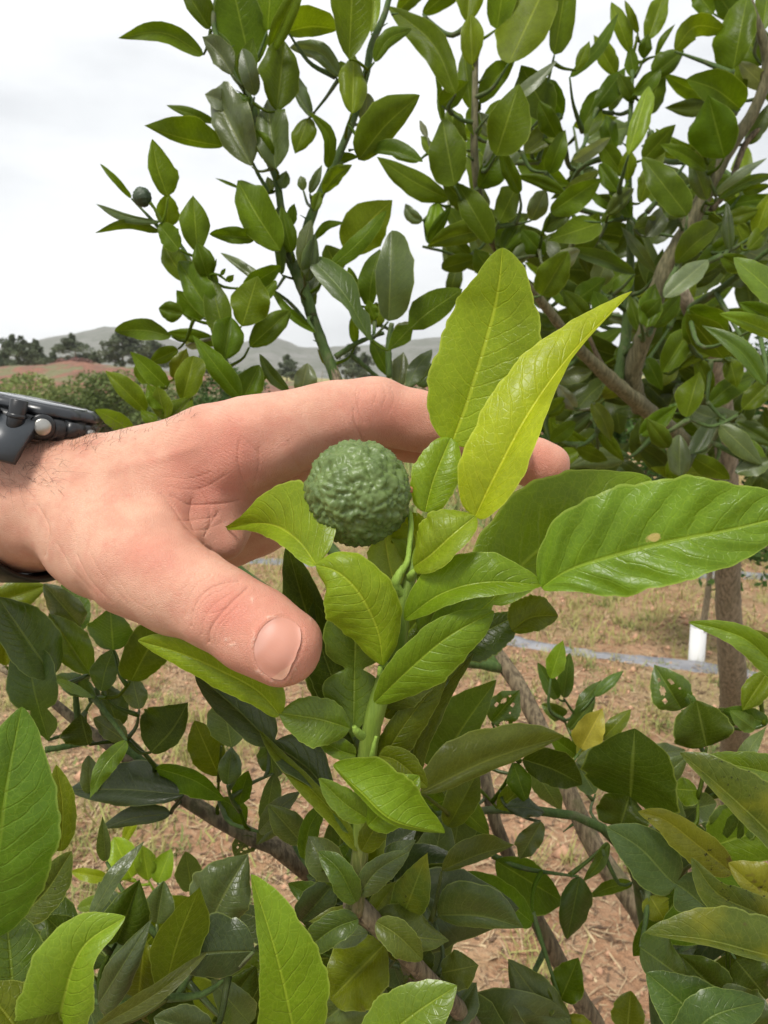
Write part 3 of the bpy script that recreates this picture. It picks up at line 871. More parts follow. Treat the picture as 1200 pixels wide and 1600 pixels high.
rows(u3, .70, '''
262 307 239 222 13 27 4 D2 d68
205 310 159 259 4 6 0 D2
252 347 155 320 9 4 6 T d68
250 362 154 364 8 7 -14 D
262 354 262 305 17 17 0 D2
308 394 302 310 23 21 0 D d68
280 390 250 352 15 17 0 D
298 442 257 384 15 23 4 D
336 502 282 413 18 25 0 D d68
350 522 330 438 21 19 0 D d67
324 432 308 382 14 17 0 D
318 424 340 440 8 8 0 D
318 498 278 456 18 15 0 D
286 490 250 482 16 14 0 D
378 510 401 436 27 31 0 D2 d67
380 452 436 418 14 14 0 D
390 542 450 488 19 17 0 D
268 526 184 518 14 17 -6 D d67
346 540 266 521 10 11 -4 D
278 546 234 567 10 13 0 D
350 562 360 498 23 24 0 D d66
376 622 304 528 15 18 0 D d66
380 622 404 573 21 20 0 D
372 600 415 590 12 12 0 D
290 540 320 530 10 10 0 TP
452 612 408 556 9 10 6 Gd
470 615 480 570 14 20 0 TP
400 470 430 440 12 12 0 D
355 440 365 430 5 5 0 D
330 428 338 405 2 3 0 D
345 430 352 420 3 3 0 D
''', ls=1.06)
rows(u4, .62, '''
228 643 164 579 11 19 0 D2
262 607 203 549 14 15 0 D2
285 627 303 556 19 21 0 D2
212 682 148 640 13 13 -4 D2
258 667 302 620 20 15 0 D
258 657 246 604 14 15 0 D2
272 592 292 544 14 15 0 Gy
246 662 220 640 10 8 0 D
230 600 215 560 12 12 0 D2
255 640 230 600 14 14 0 D
240 690 262 650 12 10 0 TP
''')
# ================================================================== THE TREE BEHIND ON THE RIGHT
G0 = ground(1150, 1372)
rtree = thing('lime_tree', 'taller lime tree behind on the right, dense crown and grey forked trunk', 'tree', G0)
dG = float(depth_of(G0))
r3 = branch(rtree, [(1065, 455, 1.35, 10), (1085, 500, 1.38, 12), (1112, 560, 1.42, 14), (1130, 640, 1.47, 16), (1136, 760, 1.54, 17), (1138, 930, 1.68, 19), (1146, 1080, 1.84, 21), (1150, 1250, dG - .08, 22), (1150, 1376, dG, 28)], M_TRUNK, 'trunk', 14, 70, 0.07)
r1 = branch(rtree, [(1160, -40, 1.10, 5), (1175, 15, 1.10, 6), (1199, 95, 1.12, 8), (1180, 170, 1.14, 9), (1130, 248, 1.16, 11), (1078, 350, 1.18, 13), (1036, 430, 1.2, 14), (1012, 510, 1.22, 14), (988, 582, 1.26, 14), (1000, 640, 1.30, 14)], M_LIMB, n=60)
r2 = branch(rtree, [(745, 60, 1.0, 4), (742, 150, 1.0, 5), (744, 280, 1.02, 6), (770, 380, 1.06, 6), (845, 470, 1.12, 7), (905, 545, 1.18, 9), (960, 598, 1.24, 12), (1012, 642, 1.30, 13), (1068, 692, 1.4, 15), (1138, 775, 1.55, 16)], M_LIMB, n=70)
r4 = branch(rtree, [(988, 110, 1.2, 3), (985, 190, 1.2, 4), (982, 280, 1.22, 5), (985, 400, 1.24, 6), (978, 520, 1.27, 8), (965, 600, 1.26, 9)], M_GSTEM, n=40)
r5 = branch(rtree, [(1290, 330, 1.05, 4), (1200, 392, 1.12, 4), (1135, 445, 1.2, 5), (1085, 478, 1.3, 7), (1080, 492, 1.38, 8)], M_GSTEM, n=40)
twig(r1, [(1200, 190, 1.15, 4), (1165, 225, 1.16, 5), (1140, 290, 1.17, 5), (1110, 330, 1.18, 5)], M_BARK)
twig(r2, [(660, 385, 1.05, 2), (700, 395, 1.05, 2.5), (740, 412, 1.06, 3), (790, 420, 1.08, 4)], M_GSTEM)
twig(r4, [(910, 500, 1.25, 2), (935, 560, 1.27, 4), (958, 600, 1.26, 6)], M_BARK)
rows(r2, 1.02, '''
730 36 736 -44 23 22 0 D2
712 147 620 28 22 19 -20 D d94
660 22 720 -12 12 14 6 D
620 20 668 -20 12 12 4 D
738 102 735 34 16 18 0 D2
776 46 792 -54 22 22 0 D2
795 99 858 -34 40 33 0 D2 d96
866 86 886 -34 14 22 0 D2
750 162 799 97 19 14 4 D
736 172 726 88 15 14 0 D
768 176 856 106 11 8 -6 TP d98
858 184 820 113 26 26 0 D
775 243 806 146 27 37 0 D d94
710 290 694 200 31 26 0 D d95
748 294 780 238 13 25 0 D
702 312 604 254 20 16 4 D
655 252 594 224 13 12 -4 D
720 226 704 174 14 15 0 D
722 232 712 184 10 10 0 D
812 302 784 240 11 11 0 D
768 380 721 297 18 23 0 D d96
740 332 698 288 15 17 0 D
780 346 806 294 19 19 0 D2
756 360 679 382 14 19 -4 D d98
682 317 674 373 14 13 0 Yg
700 325 722 357 12 12 0 Yg
660 345 637 322 10 9 6 T
785 392 812 346 14 16 0 D
830 345 850 303 15 15 0 T
848 360 892 328 14 12 0 Dd
860 332 929 286 15 22 0 D2 d98
938 348 866 372 20 20 0 D
846 462 882 402 24 22 0 D d98
882 302 814 278 8 10 -4 D
845 250 862 185 20 18 0 D2
858 270 880 212 14 14 0 D
694 195 678 88 3 5 0 D
690 190 686 135 5 4 0 D
690 165 727 132 16 14 0 D
668 215 657 192 5 5 0 TP
676 240 660 216 8 8 0 Yg
770 215 752 180 14 14 0 T
745 215 738 172 12 10 0 D
755 260 775 200 6 8 0 TP
820 240 860 205 18 14 0 Gy
870 215 845 165 16 14 0 D
880 180 850 130 14 16 0 D
900 110 918 70 8 10 0 D
760 330 745 300 12 12 0 T
670 380 700 330 10 8 0 D
735 400 700 370 16 12 0 D
690 420 740 405 14 12 0 D
810 420 785 350 20 16 0 D
850 400 820 365 16 14 0 D
770 430 745 395 18 14 0 D
820 455 770 420 18 14 0 D
880 300 930 270 8 8 0 T
800 410 835 385 14 10 0 T
860 420 900 395 14 14 0 TP
''', ls=1.16)
rows(r4, 1.2, '''
890 120 956 34 9 10 -8 D d112
962 117 932 63 12 15 0 D2
985 84 959 14 10 15 0 D2
997 52 979 7 5 6 0 D2
1012 64 1036 -6 15 15 0 D2
1006 92 1012 58 11 9 0 D
1024 88 1051 44 5 5 4 D
1020 118 1062 84 20 14 0 D
990 147 1026 112 9 15 0 D
992 122 984 78 11 9 0 D
930 168 970 114 13 19 0 D
952 175 968 128 12 12 0 D
1010 178 1034 116 16 16 0 D
982 242 1009 149 11 17 0 Yg d112
1005 250 1049 202 17 15 0 D
980 282 982 238 13 12 0 D2
960 238 948 188 14 12 0 D
975 275 940 225 14 14 0 D
895 252 946 220 8 11 0 TP
908 205 932 148 14 12 0 D
916 215 935 172 10 12 0 D
990 160 970 120 10 10 0 D
1000 160 1035 140 10 10 0 D
1000 318 1034 244 13 12 4 D2
992 428 894 394 9 13 -4 Gd d115
905 395 932 340 15 18 0 D
1026 428 978 364 9 8 0 T
1010 370 1040 330 14 14 0 T
965 300 940 262 12 12 0 D
960 330 925 300 5 6 4 D
950 335 985 300 14 10 0 M
940 350 975 320 12 10 0 D
985 340 960 290 12 12 0 D
1010 512 1022 452 17 17 0 D d115
1022 512 1058 468 12 14 0 D
1000 520 985 470 10 12 0 D
930 450 950 405 16 18 0 T
960 460 985 430 14 12 0 D
900 470 940 440 16 14 0 D
920 500 885 460 14 14 0 D
950 500 930 460 14 14 0 D
990 360 1025 350 14 12 0 T
''', ls=1.16)
rows(r1, 1.15, '''
1054 80 1124 52 16 16 24 D2 d108
1146 107 1166 4 36 20 0 D d106
1115 22 1085 -16 14 14 0 D
1150 32 1118 -14 14 18 0 D
1190 102 1162 46 22 24 0 D
1156 156 1144 94 17 15 0 D
1157 170 1084 130 22 27 -8 D d108
1132 247 1110 162 40 28 0 D d107
1104 267 1041 231 9 11 -4 D d110
1118 302 1188 254 6 8 4 TP
1122 310 1198 278 8 10 6 D
1200 140 1160 102 14 14 0 TP
1165 225 1205 165 10 14 0 T
1074 337 1013 258 20 24 0 D d108
1104 312 1082 250 14 14 0 T
1055 412 1114 362 24 14 4 D d110
1037 465 1097 414 17 15 0 TP d108
1062 340 1035 310 12 16 0 T
1085 430 1130 385 16 14 0 D
1120 330 1195 312 10 12 4 D
1130 345 1180 330 12 12 0 D2
1140 392 1136 326 9 8 0 T
1180 366 1202 308 14 16 0 D2
1170 390 1200 358 14 12 0 D
1110 395 1150 372 12 14 0 D
1090 280 1115 250 10 12 0 D
1060 300 1040 270 10 10 0 D2
1190 50 1200 -10 16 16 0 D
1100 220 1085 195 14 14 0 D
1105 250 1095 225 10 10 0 Gy
1160 300 1200 290 6 8 0 D
1125 400 1165 420 14 14 0 D
1150 430 1195 410 10 10 0 D
1000 500 1030 470 14 14 0 D
''', ls=1.16)
rows(r5, 1.0, '''
1225 472 1157 412 18 22 0 Gb d62
1228 532 1138 496 11 16 -4 Gb d64
1196 602 1110 521 10 16 -12 G d70
1210 500 1162 476 14 14 0 D d80
1075 482 1132 520 22 40 0 D
1130 560 1080 500 20 26 0 D
1105 634 1173 590 14 18 6 D
1058 577 1108 558 8 8 8 D2
1072 652 1090 590 24 15 0 D
1035 582 1072 524 20 18 0 D
1062 744 1062 688 17 15 0 T
1078 712 1132 744 14 16 0 D
1125 664 1182 718 16 16 0 T
1180 560 1130 530 8 10 -6 D
1160 640 1200 600 16 16 0 D
1150 660 1200 690 14 14 0 Gd
1140 560 1150 600 14 14 0 D
1090 560 1110 610 12 12 0 D
1150 740 1200 720 14 14 0 T
1190 740 1170 690 14 14 0 D
1000 680 1050 640 14 14 0 D
1045 700 1015 660 14 14 0 D
''', ls=1.16)
rows(r3, 1.35, '''
925 628 955 690 12 12 4 Gy
936 672 976 722 10 10 0 D2
866 590 926 580 12 14 0 T
880 620 920 600 10 12 0 T
900 640 870 600 12 10 0 TP
850 650 890 620 12 12 0 D
860 690 900 660 12 12 0 D
930 560 890 520 16 14 0 D
960 560 1000 540 14 14 0 D
940 620 980 600 14 10 0 Gy
1030 600 1060 560 12 14 0 Gy
1010 560 1035 610 12 14 0 D
900 700 950 720 10 12 0 D
''')
for k, (x, y, d) in enumerate([(742, 130, 1.0), (743, 250, 1.01), (1150, 215, 1.15), (1100, 305, 1.17), (1050, 405, 1.19), (880, 515, 1.15), (1190, 130, 1.13), (985, 230, 1.2)]):
    sd_ = -1 if k % 2 else 1
    branch(rtree, [(x + 4 * sd_, y, d, 2.2), (x + 10 * sd_, y - 5, d - .004, 1.2), (x + 17 * sd_, y - 9, d - .006, .3)], M_GSTEM, 'thorn', 5, 5, 0)
# dense inner crown behind the traced leaves
def crown_avoid(x, y):
    # keep the sky gaps of the photograph open
    gaps = ((1090, 60, 60, 90), (1040, 150, 30, 60), (660, 130, 55, 90), (640, 430, 70, 120), (930, 100, 40, 50), (1160, 440, 60, 26), (1130, 500, 40, 30), (880, 60, 40, 40), (1000, 300, 30, 20), (700, 60, 30, 40), (1180, 250, 40, 22), (1075, 200, 20, 40), (960, 30, 50, 40))
    return any(((x - a) / c) ** 2 + ((y - b) / e) ** 2 < 1 for a, b, c, e in gaps)
fill(r3, 55, (840, 1200), (430, 760), (1.35, 1.8), ['D', 'Dd', 'T', 'D2', 'Gd'], (0.09, 0.14), 21, crown_avoid)
fill(r4, 26, (860, 1080), (180, 520), (1.35, 1.6), ['D', 'Dd', 'D2', 'T'], (0.09, 0.13), 22, crown_avoid)
fill(r1, 12, (1090, 1200), (120, 420), (1.3, 1.5), ['D', 'Dd', 'D2', 'T'], (0.09, 0.13), 23, crown_avoid)
fill(r2, 12, (700, 860), (180, 450), (1.15, 1.35), ['D', 'Dd', 'D2', 'T'], (0.08, 0.11), 24, crown_avoid)

# inner foliage of the crown, too deep to pick apart
im_r = random.Random(77); GV, GFc, GUV, o_ = [], [], [], 0
k = 0
while k < 190:
    x, y = im_r.uniform(690, 1260), im_r.uniform(150, 760)
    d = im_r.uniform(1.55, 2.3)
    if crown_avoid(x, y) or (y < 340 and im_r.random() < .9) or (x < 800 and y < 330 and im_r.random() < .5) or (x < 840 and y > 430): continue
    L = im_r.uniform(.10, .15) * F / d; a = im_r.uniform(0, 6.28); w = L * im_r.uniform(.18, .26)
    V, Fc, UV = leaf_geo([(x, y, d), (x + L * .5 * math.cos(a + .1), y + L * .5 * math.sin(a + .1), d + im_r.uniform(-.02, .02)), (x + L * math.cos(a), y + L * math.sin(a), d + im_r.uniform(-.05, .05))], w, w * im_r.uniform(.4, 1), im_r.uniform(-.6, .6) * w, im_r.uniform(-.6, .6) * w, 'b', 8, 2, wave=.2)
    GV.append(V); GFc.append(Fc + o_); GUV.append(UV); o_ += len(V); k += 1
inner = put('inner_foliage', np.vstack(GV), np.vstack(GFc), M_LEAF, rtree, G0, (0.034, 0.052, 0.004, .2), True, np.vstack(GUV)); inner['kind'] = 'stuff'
for br in (ll, lm, mb, b3, b5, u1, u2, u3, u4, r1, r2, r3, r4, r5):
    finish(br)
# ================================================================== THE FRUIT
def fruit_geo(px, py, d, rpx, seed, nfeat=1000, bump=0.038, sub=6, sq=(1, 1, 1)):
    import bmesh
    bm = bmesh.new(); bmesh.ops.create_icosphere(bm, subdivisions=sub, radius=1.0)
    V = np.array([v.co[:] for v in bm.verts]); Fc = np.array([[v.index for v in f.verts] for f in bm.faces]); bm.free()
    r = np.random.default_rng(seed)
    def feats(n):
        i = np.arange(n) + 0.5
        ph = np.arccos(1 - 2 * i / n); th = np.pi * (1 + 5 ** 0.5) * i
        P = np.stack([np.cos(th) * np.sin(ph), np.sin(th) * np.sin(ph), np.cos(ph)], 1)
        P += r.normal(0, 1.5 / math.sqrt(n), P.shape); return P / np.linalg.norm(P, axis=1)[:, None]
    h = np.zeros(len(V))
    wob = sum(r.normal(0, 1, 3)[None] * np.sin(V @ r.normal(0, 9, (3, 1)) + r.uniform(0, 6)) for _ in range(8)) * 0.014
    Q = V + wob; Q /= np.linalg.norm(Q, axis=1)[:, None]
    for n, amp, pw in ((nfeat, bump, 1.9), (int(nfeat * 2.4), bump * 0.36, 1.9), (170, bump * 0.85, 1.9)):
        Pf = feats(n)
        for s in range(0, len(V), 4000):
            D = np.sqrt(np.maximum(0, 2 - 2 * (Q[s:s + 4000] @ Pf.T)))
            e = np.clip(D.min(axis=1) * math.sqrt(n) / pw, 0, 1.25)
            h[s:s + 4000] += amp * (0.6 - e ** 2)
    low = sum(np.sin(V @ r.normal(0, 2.2, 3) + r.uniform(0, 6)) for _ in range(5)) * 0.009
    R = 1 + h + low
    dim = np.array([-0.60, 0.36, 0.72]); dim /= np.linalg.norm(dim)       # the dimple
    R -= 0.075 * np.exp(-((2 - 2 * V @ dim) / 0.035))
    stalk = np.array([0.93, -0.22, -0.2]); stalk /= np.linalg.norm(stalk)
    R -= 0.09 * np.exp(-((2 - 2 * V @ stalk) / 0.03)) - 0.05 * np.exp(-((2 - 2 * V @ stalk) / 0.16))
    X = V * R[:, None] * np.array(sq) * (rpx * d / F) + cs(px, py, d)
    return to_w(X), Fc
b = NB('lime_rind'); co = b.coord()
v1 = b.voro(co, 900, 'F1'); n1 = b.noise(co, 130, 4, 0.6); n2 = b.noise(co, 1500, 2, 0.6)
c = b.mix(b.smooth(n1, 0.35, 0.65), (0.064, 0.100, 0.023), (0.100, 0.146, 0.038))
c = b.mix(b.math('MULTIPLY', b.math('SUBTRACT', 1.0, b.smooth(v1, 0.1, 0.5)), 0.35), c, (0.12, 0.165, 0.05))
p = b.principled(Base_Color=c, Roughness=0.42, Specular_IOR_Level=0.4, Normal=b.bump(b.math('ADD', v1, n2), 0.35, 0.0002))
b.set(p.inputs['Subsurface Weight'], 0.08); b.set(p.inputs['Subsurface Radius'], (0.002, 0.003, 0.001))
M_RIND = b.done(p.outputs[0])
V_, F_ = fruit_geo(557, 772, .268, 82, 5)
fruit = put('lime_fruit', V_, F_, M_RIND, None, W(557, 772, .268))
tag(fruit, 'round bumpy dark green lime cupped in front of the fingers', 'fruit')
V_, F_ = fruit_geo(222, 308, .68, 15, 9, 160, 0.05, 4, (0.95, 1.0, 1))
M_RIND2 = simple('small_lime_rind', (0.020, 0.038, 0.012), 0.55, 0, 300, 0.3, 0.0004)
fr2 = put('lime_fruit', V_, F_, M_RIND2, None, W(222, 308, .68))
tag(fr2, 'tiny dark green young lime high on the left twig against the sky', 'fruit')
twig(u3, [(234, 316, .68, 3), (240, 324, .685, 2.5), (252, 345, .695, 2.5)], M_YSTEM)
# brown calyx scar at the lime's stalk end
cal = branch(shoot, [(641, 768, .266, 5), (639, 764, .265, 6), (637, 761, .265, 3)], simple('dry_calyx', (0.30, 0.13, 0.05), 0.8), 'dry_scar', 8, 6)

# ================================================================== THE HAND (one continuous skin surface)
def C3(t): return cs(t[0], t[1], t[2])
def rpx(t): return t[3] * t[2] / F
class SDF:
    def __init__(self, lo, hi, h):
        self.h = h; self.lo = np.array(lo)
        n = np.ceil((np.array(hi) - self.lo) / h).astype(int) + 1; self.n = n
        ax = [self.lo[i] + h * np.arange(n[i]) for i in range(3)]
        self.ax = ax
        self.v = np.full(n, 0.05, dtype=np.float32)
    def box(self, lo, hi):
        a = [max(0, int((lo[i] - self.lo[i]) / self.h)) for i in range(3)]
        b = [min(self.n[i], int((hi[i] - self.lo[i]) / self.h) + 2) for i in range(3)]
        sl = tuple(slice(a[i], b[i]) for i in range(3))
        X, Y, Z = np.meshgrid(*[self.ax[i][sl[i]].astype(np.float32) for i in range(3)], indexing='ij')
        return sl, X, Y, Z
    def cone(self, A, B, ra, rb, k, flat=None):
        m = max(ra, rb) + 2.2 * k + 0.004
        if flat is not None: m *= 1.35
        sl, X, Y, Z = self.box(np.minimum(A, B) - m, np.maximum(A, B) + m)
        P = np.stack([X - A[0], Y - A[1], Z - A[2]], -1)
        ba = (B - A).astype(np.float32)
        h = np.clip((P @ ba) / max(float(ba @ ba), 1e-12), 0, 1)
        Q = P - h[..., None] * ba
        if flat is not None:
            ax, s = flat; ax = np.asarray(ax, np.float32); ax = ax / np.linalg.norm(ax)
            Q = Q + (Q @ ax)[..., None] * ax * (1.0 / s - 1.0)
        d = np.sqrt((Q ** 2).sum(-1)) - (ra + (rb - ra) * h)
        cur = self.v[sl]
        e = np.maximum(k - np.abs(cur - d), 0) / k
        self.v[sl] = np.minimum(cur, d) - e * e * k * 0.25
    def chain(self, pts, k, flat=None):
        for a, b in zip(pts[:-1], pts[1:]):
            self.cone(C3(a), C3(b), rpx(a), rpx(b), k, flat)
    def surface(self):
        v = self.v; ins = v < 0
        c = ins[:-1, :-1, :-1].astype(np.int8)
        cnt = np.zeros(np.array(v.shape) - 1, np.int8)
        for i in (0, 1):
            for j in (0, 1):
                for k in (0, 1):
                    cnt += ins[i:v.shape[0] - 1 + i, j:v.shape[1] - 1 + j, k:v.shape[2] - 1 + k]
        act = np.argwhere((cnt > 0) & (cnt < 8))
        idx = np.full(cnt.shape, -1, np.int32); idx[tuple(act.T)] = np.arange(len(act))
        acc = np.zeros((len(act), 3)); num = np.zeros(len(act))
        cor = [(i, j, k) for i in (0, 1) for j in (0, 1) for k in (0, 1)]
        for a in range(8):
            for b in range(a + 1, 8):
                da = np.array(cor[b]) - np.array(cor[a])
                if np.abs(da).sum() != 1: continue
                va = v[tuple((act + cor[a]).T)]; vb = v[tuple((act + cor[b]).T)]
                m = (va < 0) != (vb < 0)
                t = np.where(m, va / np.where(m, va - vb, 1), 0)
                acc[m] += (np.array(cor[a]) + t[:, None] * da)[m]; num[m] += 1
        V = self.lo + (act + acc / num[:, None]) * self.h
        Fq = []
        for axis in range(3):
            o = [slice(1, s - 1) for s in v.shape]
            s0 = list(o); s1 = list(o); s0[axis] = slice(0, v.shape[axis] - 1); s1[axis] = slice(1, v.shape[axis])
            a = ins[tuple(s0)]; b2 = ins[tuple(s1)]
            e = np.argwhere(a != b2); flip = b2[tuple(e.T)]
            off = np.array([1, 1, 1]); off[axis] = 0; e = e + off
            u_, w_ = [(1, 2), (2, 0), (0, 1)][axis]
            du = np.zeros(3, int); du[u_] = 1; dw = np.zeros(3, int); dw[w_] = 1
            q = np.stack([idx[tuple((e - du - dw).T)], idx[tuple((e - dw).T)], idx[tuple(e.T)], idx[tuple((e - du).T)]], 1)
            q[flip] = q[flip][:, ::-1]
            Fq.append(q)
        Fq = np.vstack(Fq); Fq = Fq[(Fq >= 0).all(1)]
        return V, Fq

S = SDF((-0.225, -0.083, -0.400), (0.088, 0.068, -0.222), 0.00125)
# forearm and wrist
S.chain([(-230, 790, .335, 104), (-60, 786, .330, 98), (60, 780, .325, 90), (140, 772, .322, 82)], 0.014)
S.chain([(-200, 795, .355, 104), (60, 790, .348, 88), (150, 775, .345, 78)], 0.014)
# back of the hand to the index knuckle, then index finger
S.chain([(140, 772, .320, 84), (240, 748, .314, 74), (330, 714, .306, 69), (392, 694, .302, 68)], 0.012)
S.chain([(392, 694, .302, 66), (450, 676, .301, 58), (520, 655, .302, 52), (585, 643, .306, 50)], 0.008)
S.chain([(585, 643, .306, 50), (650, 658, .309, 43), (716, 678, .314, 42)], 0.006)
S.chain([(716, 678, .314, 41), (760, 696, .318, 38), (800, 712, .322, 33)], 0.005)
# middle metacarpal and middle finger behind, its tip beyond the leaf
S.chain([(150, 770, .345, 78), (380, 735, .338, 70), (560, 662, .340, 48)], 0.010)
S.chain([(560, 664, .338, 48), (690, 688, .338, 42), (770, 708, .338, 41), (842, 725, .336, 38), (854, 728, .336, 36)], 0.003)
# ring finger and palm heel, deeper and lower
S.chain([(160, 800, .352, 80), (370, 790, .352, 78), (470, 775, .358, 58)], 0.010)
S.chain([(470, 762, .352, 54), (540, 745, .356, 42)], 0.004)
S.chain([(190, 830, .350, 70), (340, 825, .350, 52), (392, 818, .352, 40)], 0.010)
# web between thumb and index
S.chain([(170, 800, .312, 70), (255, 800, .304, 66), (318, 798, .308, 46)], 0.012)
S.chain([(318, 798, .308, 44), (352, 790, .312, 34), (372, 768, .312, 36)], 0.012)
S.chain([(318, 800, .306, 40), (345, 830, .306, 26), (352, 850, .300, 18)], 0.012)
# thumb
S.chain([(110, 808, .312, 72), (160, 850, .300, 74), (225, 884, .284, 78)], 0.012)
S.chain([(225, 884, .284, 77), (280, 918, .273, 67), (338, 946, .264, 63)], 0.008)
S.chain([(338, 946, .264, 62), (395, 982, .258, 63), (440, 1008, .254, 61)], 0.006, (np.array([0.1, 0.25, 1.0]), 0.82))
S.chain([(430, 1004, .256, 52), (444, 1012, .256, 52)], 0.005)
HV, HF = S.surface()
hm = mesh_np('hand_base', HV, HF)
ho = bpy.data.objects.new('tmp', hm); COL.objects.link(ho)
sm = ho.modifiers.new('s', 'SMOOTH'); sm.factor = 0.5; sm.iterations = 4
sb = ho.modifiers.new('d', 'SUBSURF'); sb.levels = 1; sb.render_levels = 1
dg = bpy.context.evaluated_depsgraph_get()
ev = ho.evaluated_get(dg); em = ev.to_mesh()
nvt = len(em.vertices)
HV = np.empty(nvt * 3, np.float32); em.vertices.foreach_get('co', HV); HV = HV.reshape(-1, 3).astype(float)
HN = np.empty(nvt * 3, np.float32); em.vertices.foreach_get('normal', HN); HN = HN.reshape(-1, 3).astype(float)
li = np.empty(len(em.loops), np.int32); em.loops.foreach_get('vertex_index', li); HF = li.reshape(-1, 4)
ev.to_mesh_clear(); bpy.data.objects.remove(ho); bpy.data.meshes.remove(hm)
# finer faces on the side that shows creases
fcen = HV[HF].mean(1); fn = HN[HF].mean(1)
vis = (fn * (-fcen)).sum(1) > -0.02
vis &= (600 + fcen[:, 0] / -fcen[:, 2] * F > -40)
Q4 = HF[vis]
E = np.stack([Q4, np.roll(Q4, -1, 1)], -1).reshape(-1, 2); Es = np.sort(E, 1)
key = Es[:, 0].astype(np.int64) * len(HV) + Es[:, 1]
uq, inv = np.unique(key, return_inverse=True)
ea, eb = (uq // len(HV)).astype(int), (uq % len(HV)).astype(int)
def hinge(a, b, na, nb):                               # curved mid point from the two normals
    m = (a + b) / 2; d = b - a
    return m + ((na * (d * na).sum(1)[:, None]) - (nb * (d * nb).sum(1)[:, None])) / 8
em_ = hinge(HV[ea], HV[eb], HN[ea], HN[eb]); en_ = HN[ea] + HN[eb]
base_n = len(HV); ei = base_n + inv.reshape(-1, 4)
cm_ = (em_[inv.reshape(-1, 4)].sum(1) * 2 - HV[Q4].sum(1)) / 4; cn_ = HN[Q4].sum(1)
ci = base_n + len(em_) + np.arange(len(Q4))
HV = np.vstack([HV, em_, cm_]); HN = np.vstack([HN, en_, cn_]); HN /= np.linalg.norm(HN, axis=1)[:, None] + 1e-9
NQ = np.concatenate([np.stack([Q4[:, k], ei[:, k], ci, ei[:, (k + 3) % 4]], 1) for k in range(4)])
HF = np.vstack([HF[~vis], NQ])
print('hand faces', len(HF))
dep = -HV[:, 2]
PX = 600 + HV[:, 0] / dep * F; PY = 800 - HV[:, 1] / dep * F
front = np.clip((HN * (-HV / np.linalg.norm(HV, axis=1)[:, None])).sum(1) * 4 + 0.6, 0, 1)
def seg_dist(poly, n=40):
    P = catmull(np.array([[a, b, 0.0] for a, b in poly]), n)[:, :2]
    out = np.full(len(PX), 1e9)
    lo = P.min(0) - 30; hi = P.max(0) + 30
    m = (PX > lo[0]) & (PX < hi[0]) & (PY > lo[1]) & (PY < hi[1])
    ii = np.where(m)[0]
    if len(ii) == 0: return out
    X = np.stack([PX[ii], PY[ii]], 1)
    A, B = P[:-1], P[1:]
    best = np.full(len(ii), 1e9)
    for a, bq in zip(A, B):
        d = bq - a; t = np.clip(((X - a) @ d) / (d @ d + 1e-9), 0, 1)
        best = np.minimum(best, np.linalg.norm(X - a - t[:, None] * d, axis=1))
    out[ii] = best
    return out
disp = np.zeros(len(HV))
# creases: polyline in the picture, depth mm, half width px
for poly, dm, wpx in (
        ([(299, 978), (302, 952), (318, 926), (345, 912), (374, 908)], 0.55, 3.2),
        ([(326, 1004), (328, 985), (344, 960), (362, 940), (386, 918)], 0.75, 3.2),
        ([(342, 1006), (348, 985), (358, 968)], 0.25, 3), ([(288, 962), (292, 940), (306, 915), (330, 898)], 0.25, 3),
        ([(318, 958), (335, 958), (352, 950)], 0.22, 2.6),
        ([(252, 772), (275, 800), (300, 830), (330, 860)], 0.55, 4), ([(268, 775), (295, 788), (330, 788), (372, 782)], 0.5, 4),
        ([(300, 780), (298, 805), (305, 830)], 0.4, 3.5), ([(312, 765), (325, 790), (328, 815), (320, 838)], 0.4, 3.5),
        ([(374, 690), (372, 720), (380, 750), (392, 772)], 0.45, 4), ([(378, 683), (392, 696), (404, 710)], 0.3, 3),
        ([(320, 722), (328, 745), (338, 768)], 0.3, 3.5), ([(335, 845), (328, 825), (340, 800)], 0.35, 4),
        ([(405, 700), (404, 730), (395, 765)], 0.25, 4),
        ([(552, 640), (556, 665), (566, 688)], 0.5, 4), ([(562, 612), (560, 640), (568, 660)], 0.3, 4), ([(575, 602), (596, 600), (612, 606)], 0.22, 3),
        ([(450, 690), (458, 715), (470, 735)], 0.35, 5),
        ([(60, 790), (76, 826), (70, 868)], 0.5, 5), ([(120, 868), (140, 905), (172, 940)], 0.3, 4), ([(90, 850), (112, 888), (140, 922)], 0.25, 4),
        ([(140, 862), (165, 905), (200, 945)], 0.18, 3), ([(205, 868), (250, 858), (290, 872)], 0.18, 4), ([(215, 850), (255, 842)], 0.15, 3),
        ([(306, 985), (309, 955), (325, 932), (352, 920)], 0.22, 2.4), ([(316, 992), (319, 968), (334, 945), (358, 928)], 0.28, 2.4), ([(334, 1008), (338, 985), (352, 966), (372, 945)], 0.25, 2.4),
        ([(280, 950), (284, 928), (300, 902), (322, 886)], 0.16, 3), ([(584, 598), (588, 616), (582, 634)], 0.25, 3), ([(598, 600), (602, 618), (597, 636)], 0.22, 3), ([(612, 606), (616, 622), (610, 640)], 0.18, 3),
        ([(560, 600), (556, 618), (560, 634)], 0.2, 3), ([(350, 640), (362, 672), (366, 704)], 0.14, 4), ([(300, 668), (322, 700), (330, 726)], 0.12, 4),
        ([(262, 760), (290, 765), (322, 760), (352, 742)], 0.22, 3), ([(258, 745), (296, 748), (330, 738)], 0.18, 3), ([(280, 812), (312, 812), (340, 806)], 0.3, 3), ([(290, 826), (318, 828), (345, 818)], 0.25, 3),
        ([(180, 900), (205, 935), (235, 955)], 0.14, 3), ([(100, 800), (118, 840), (120, 870)], 0.15, 4)):
    disp -= 0.85 * dm * 1e-3 * np.exp(-np.abs(seg_dist(poly)) / (wpx * .55)) * front
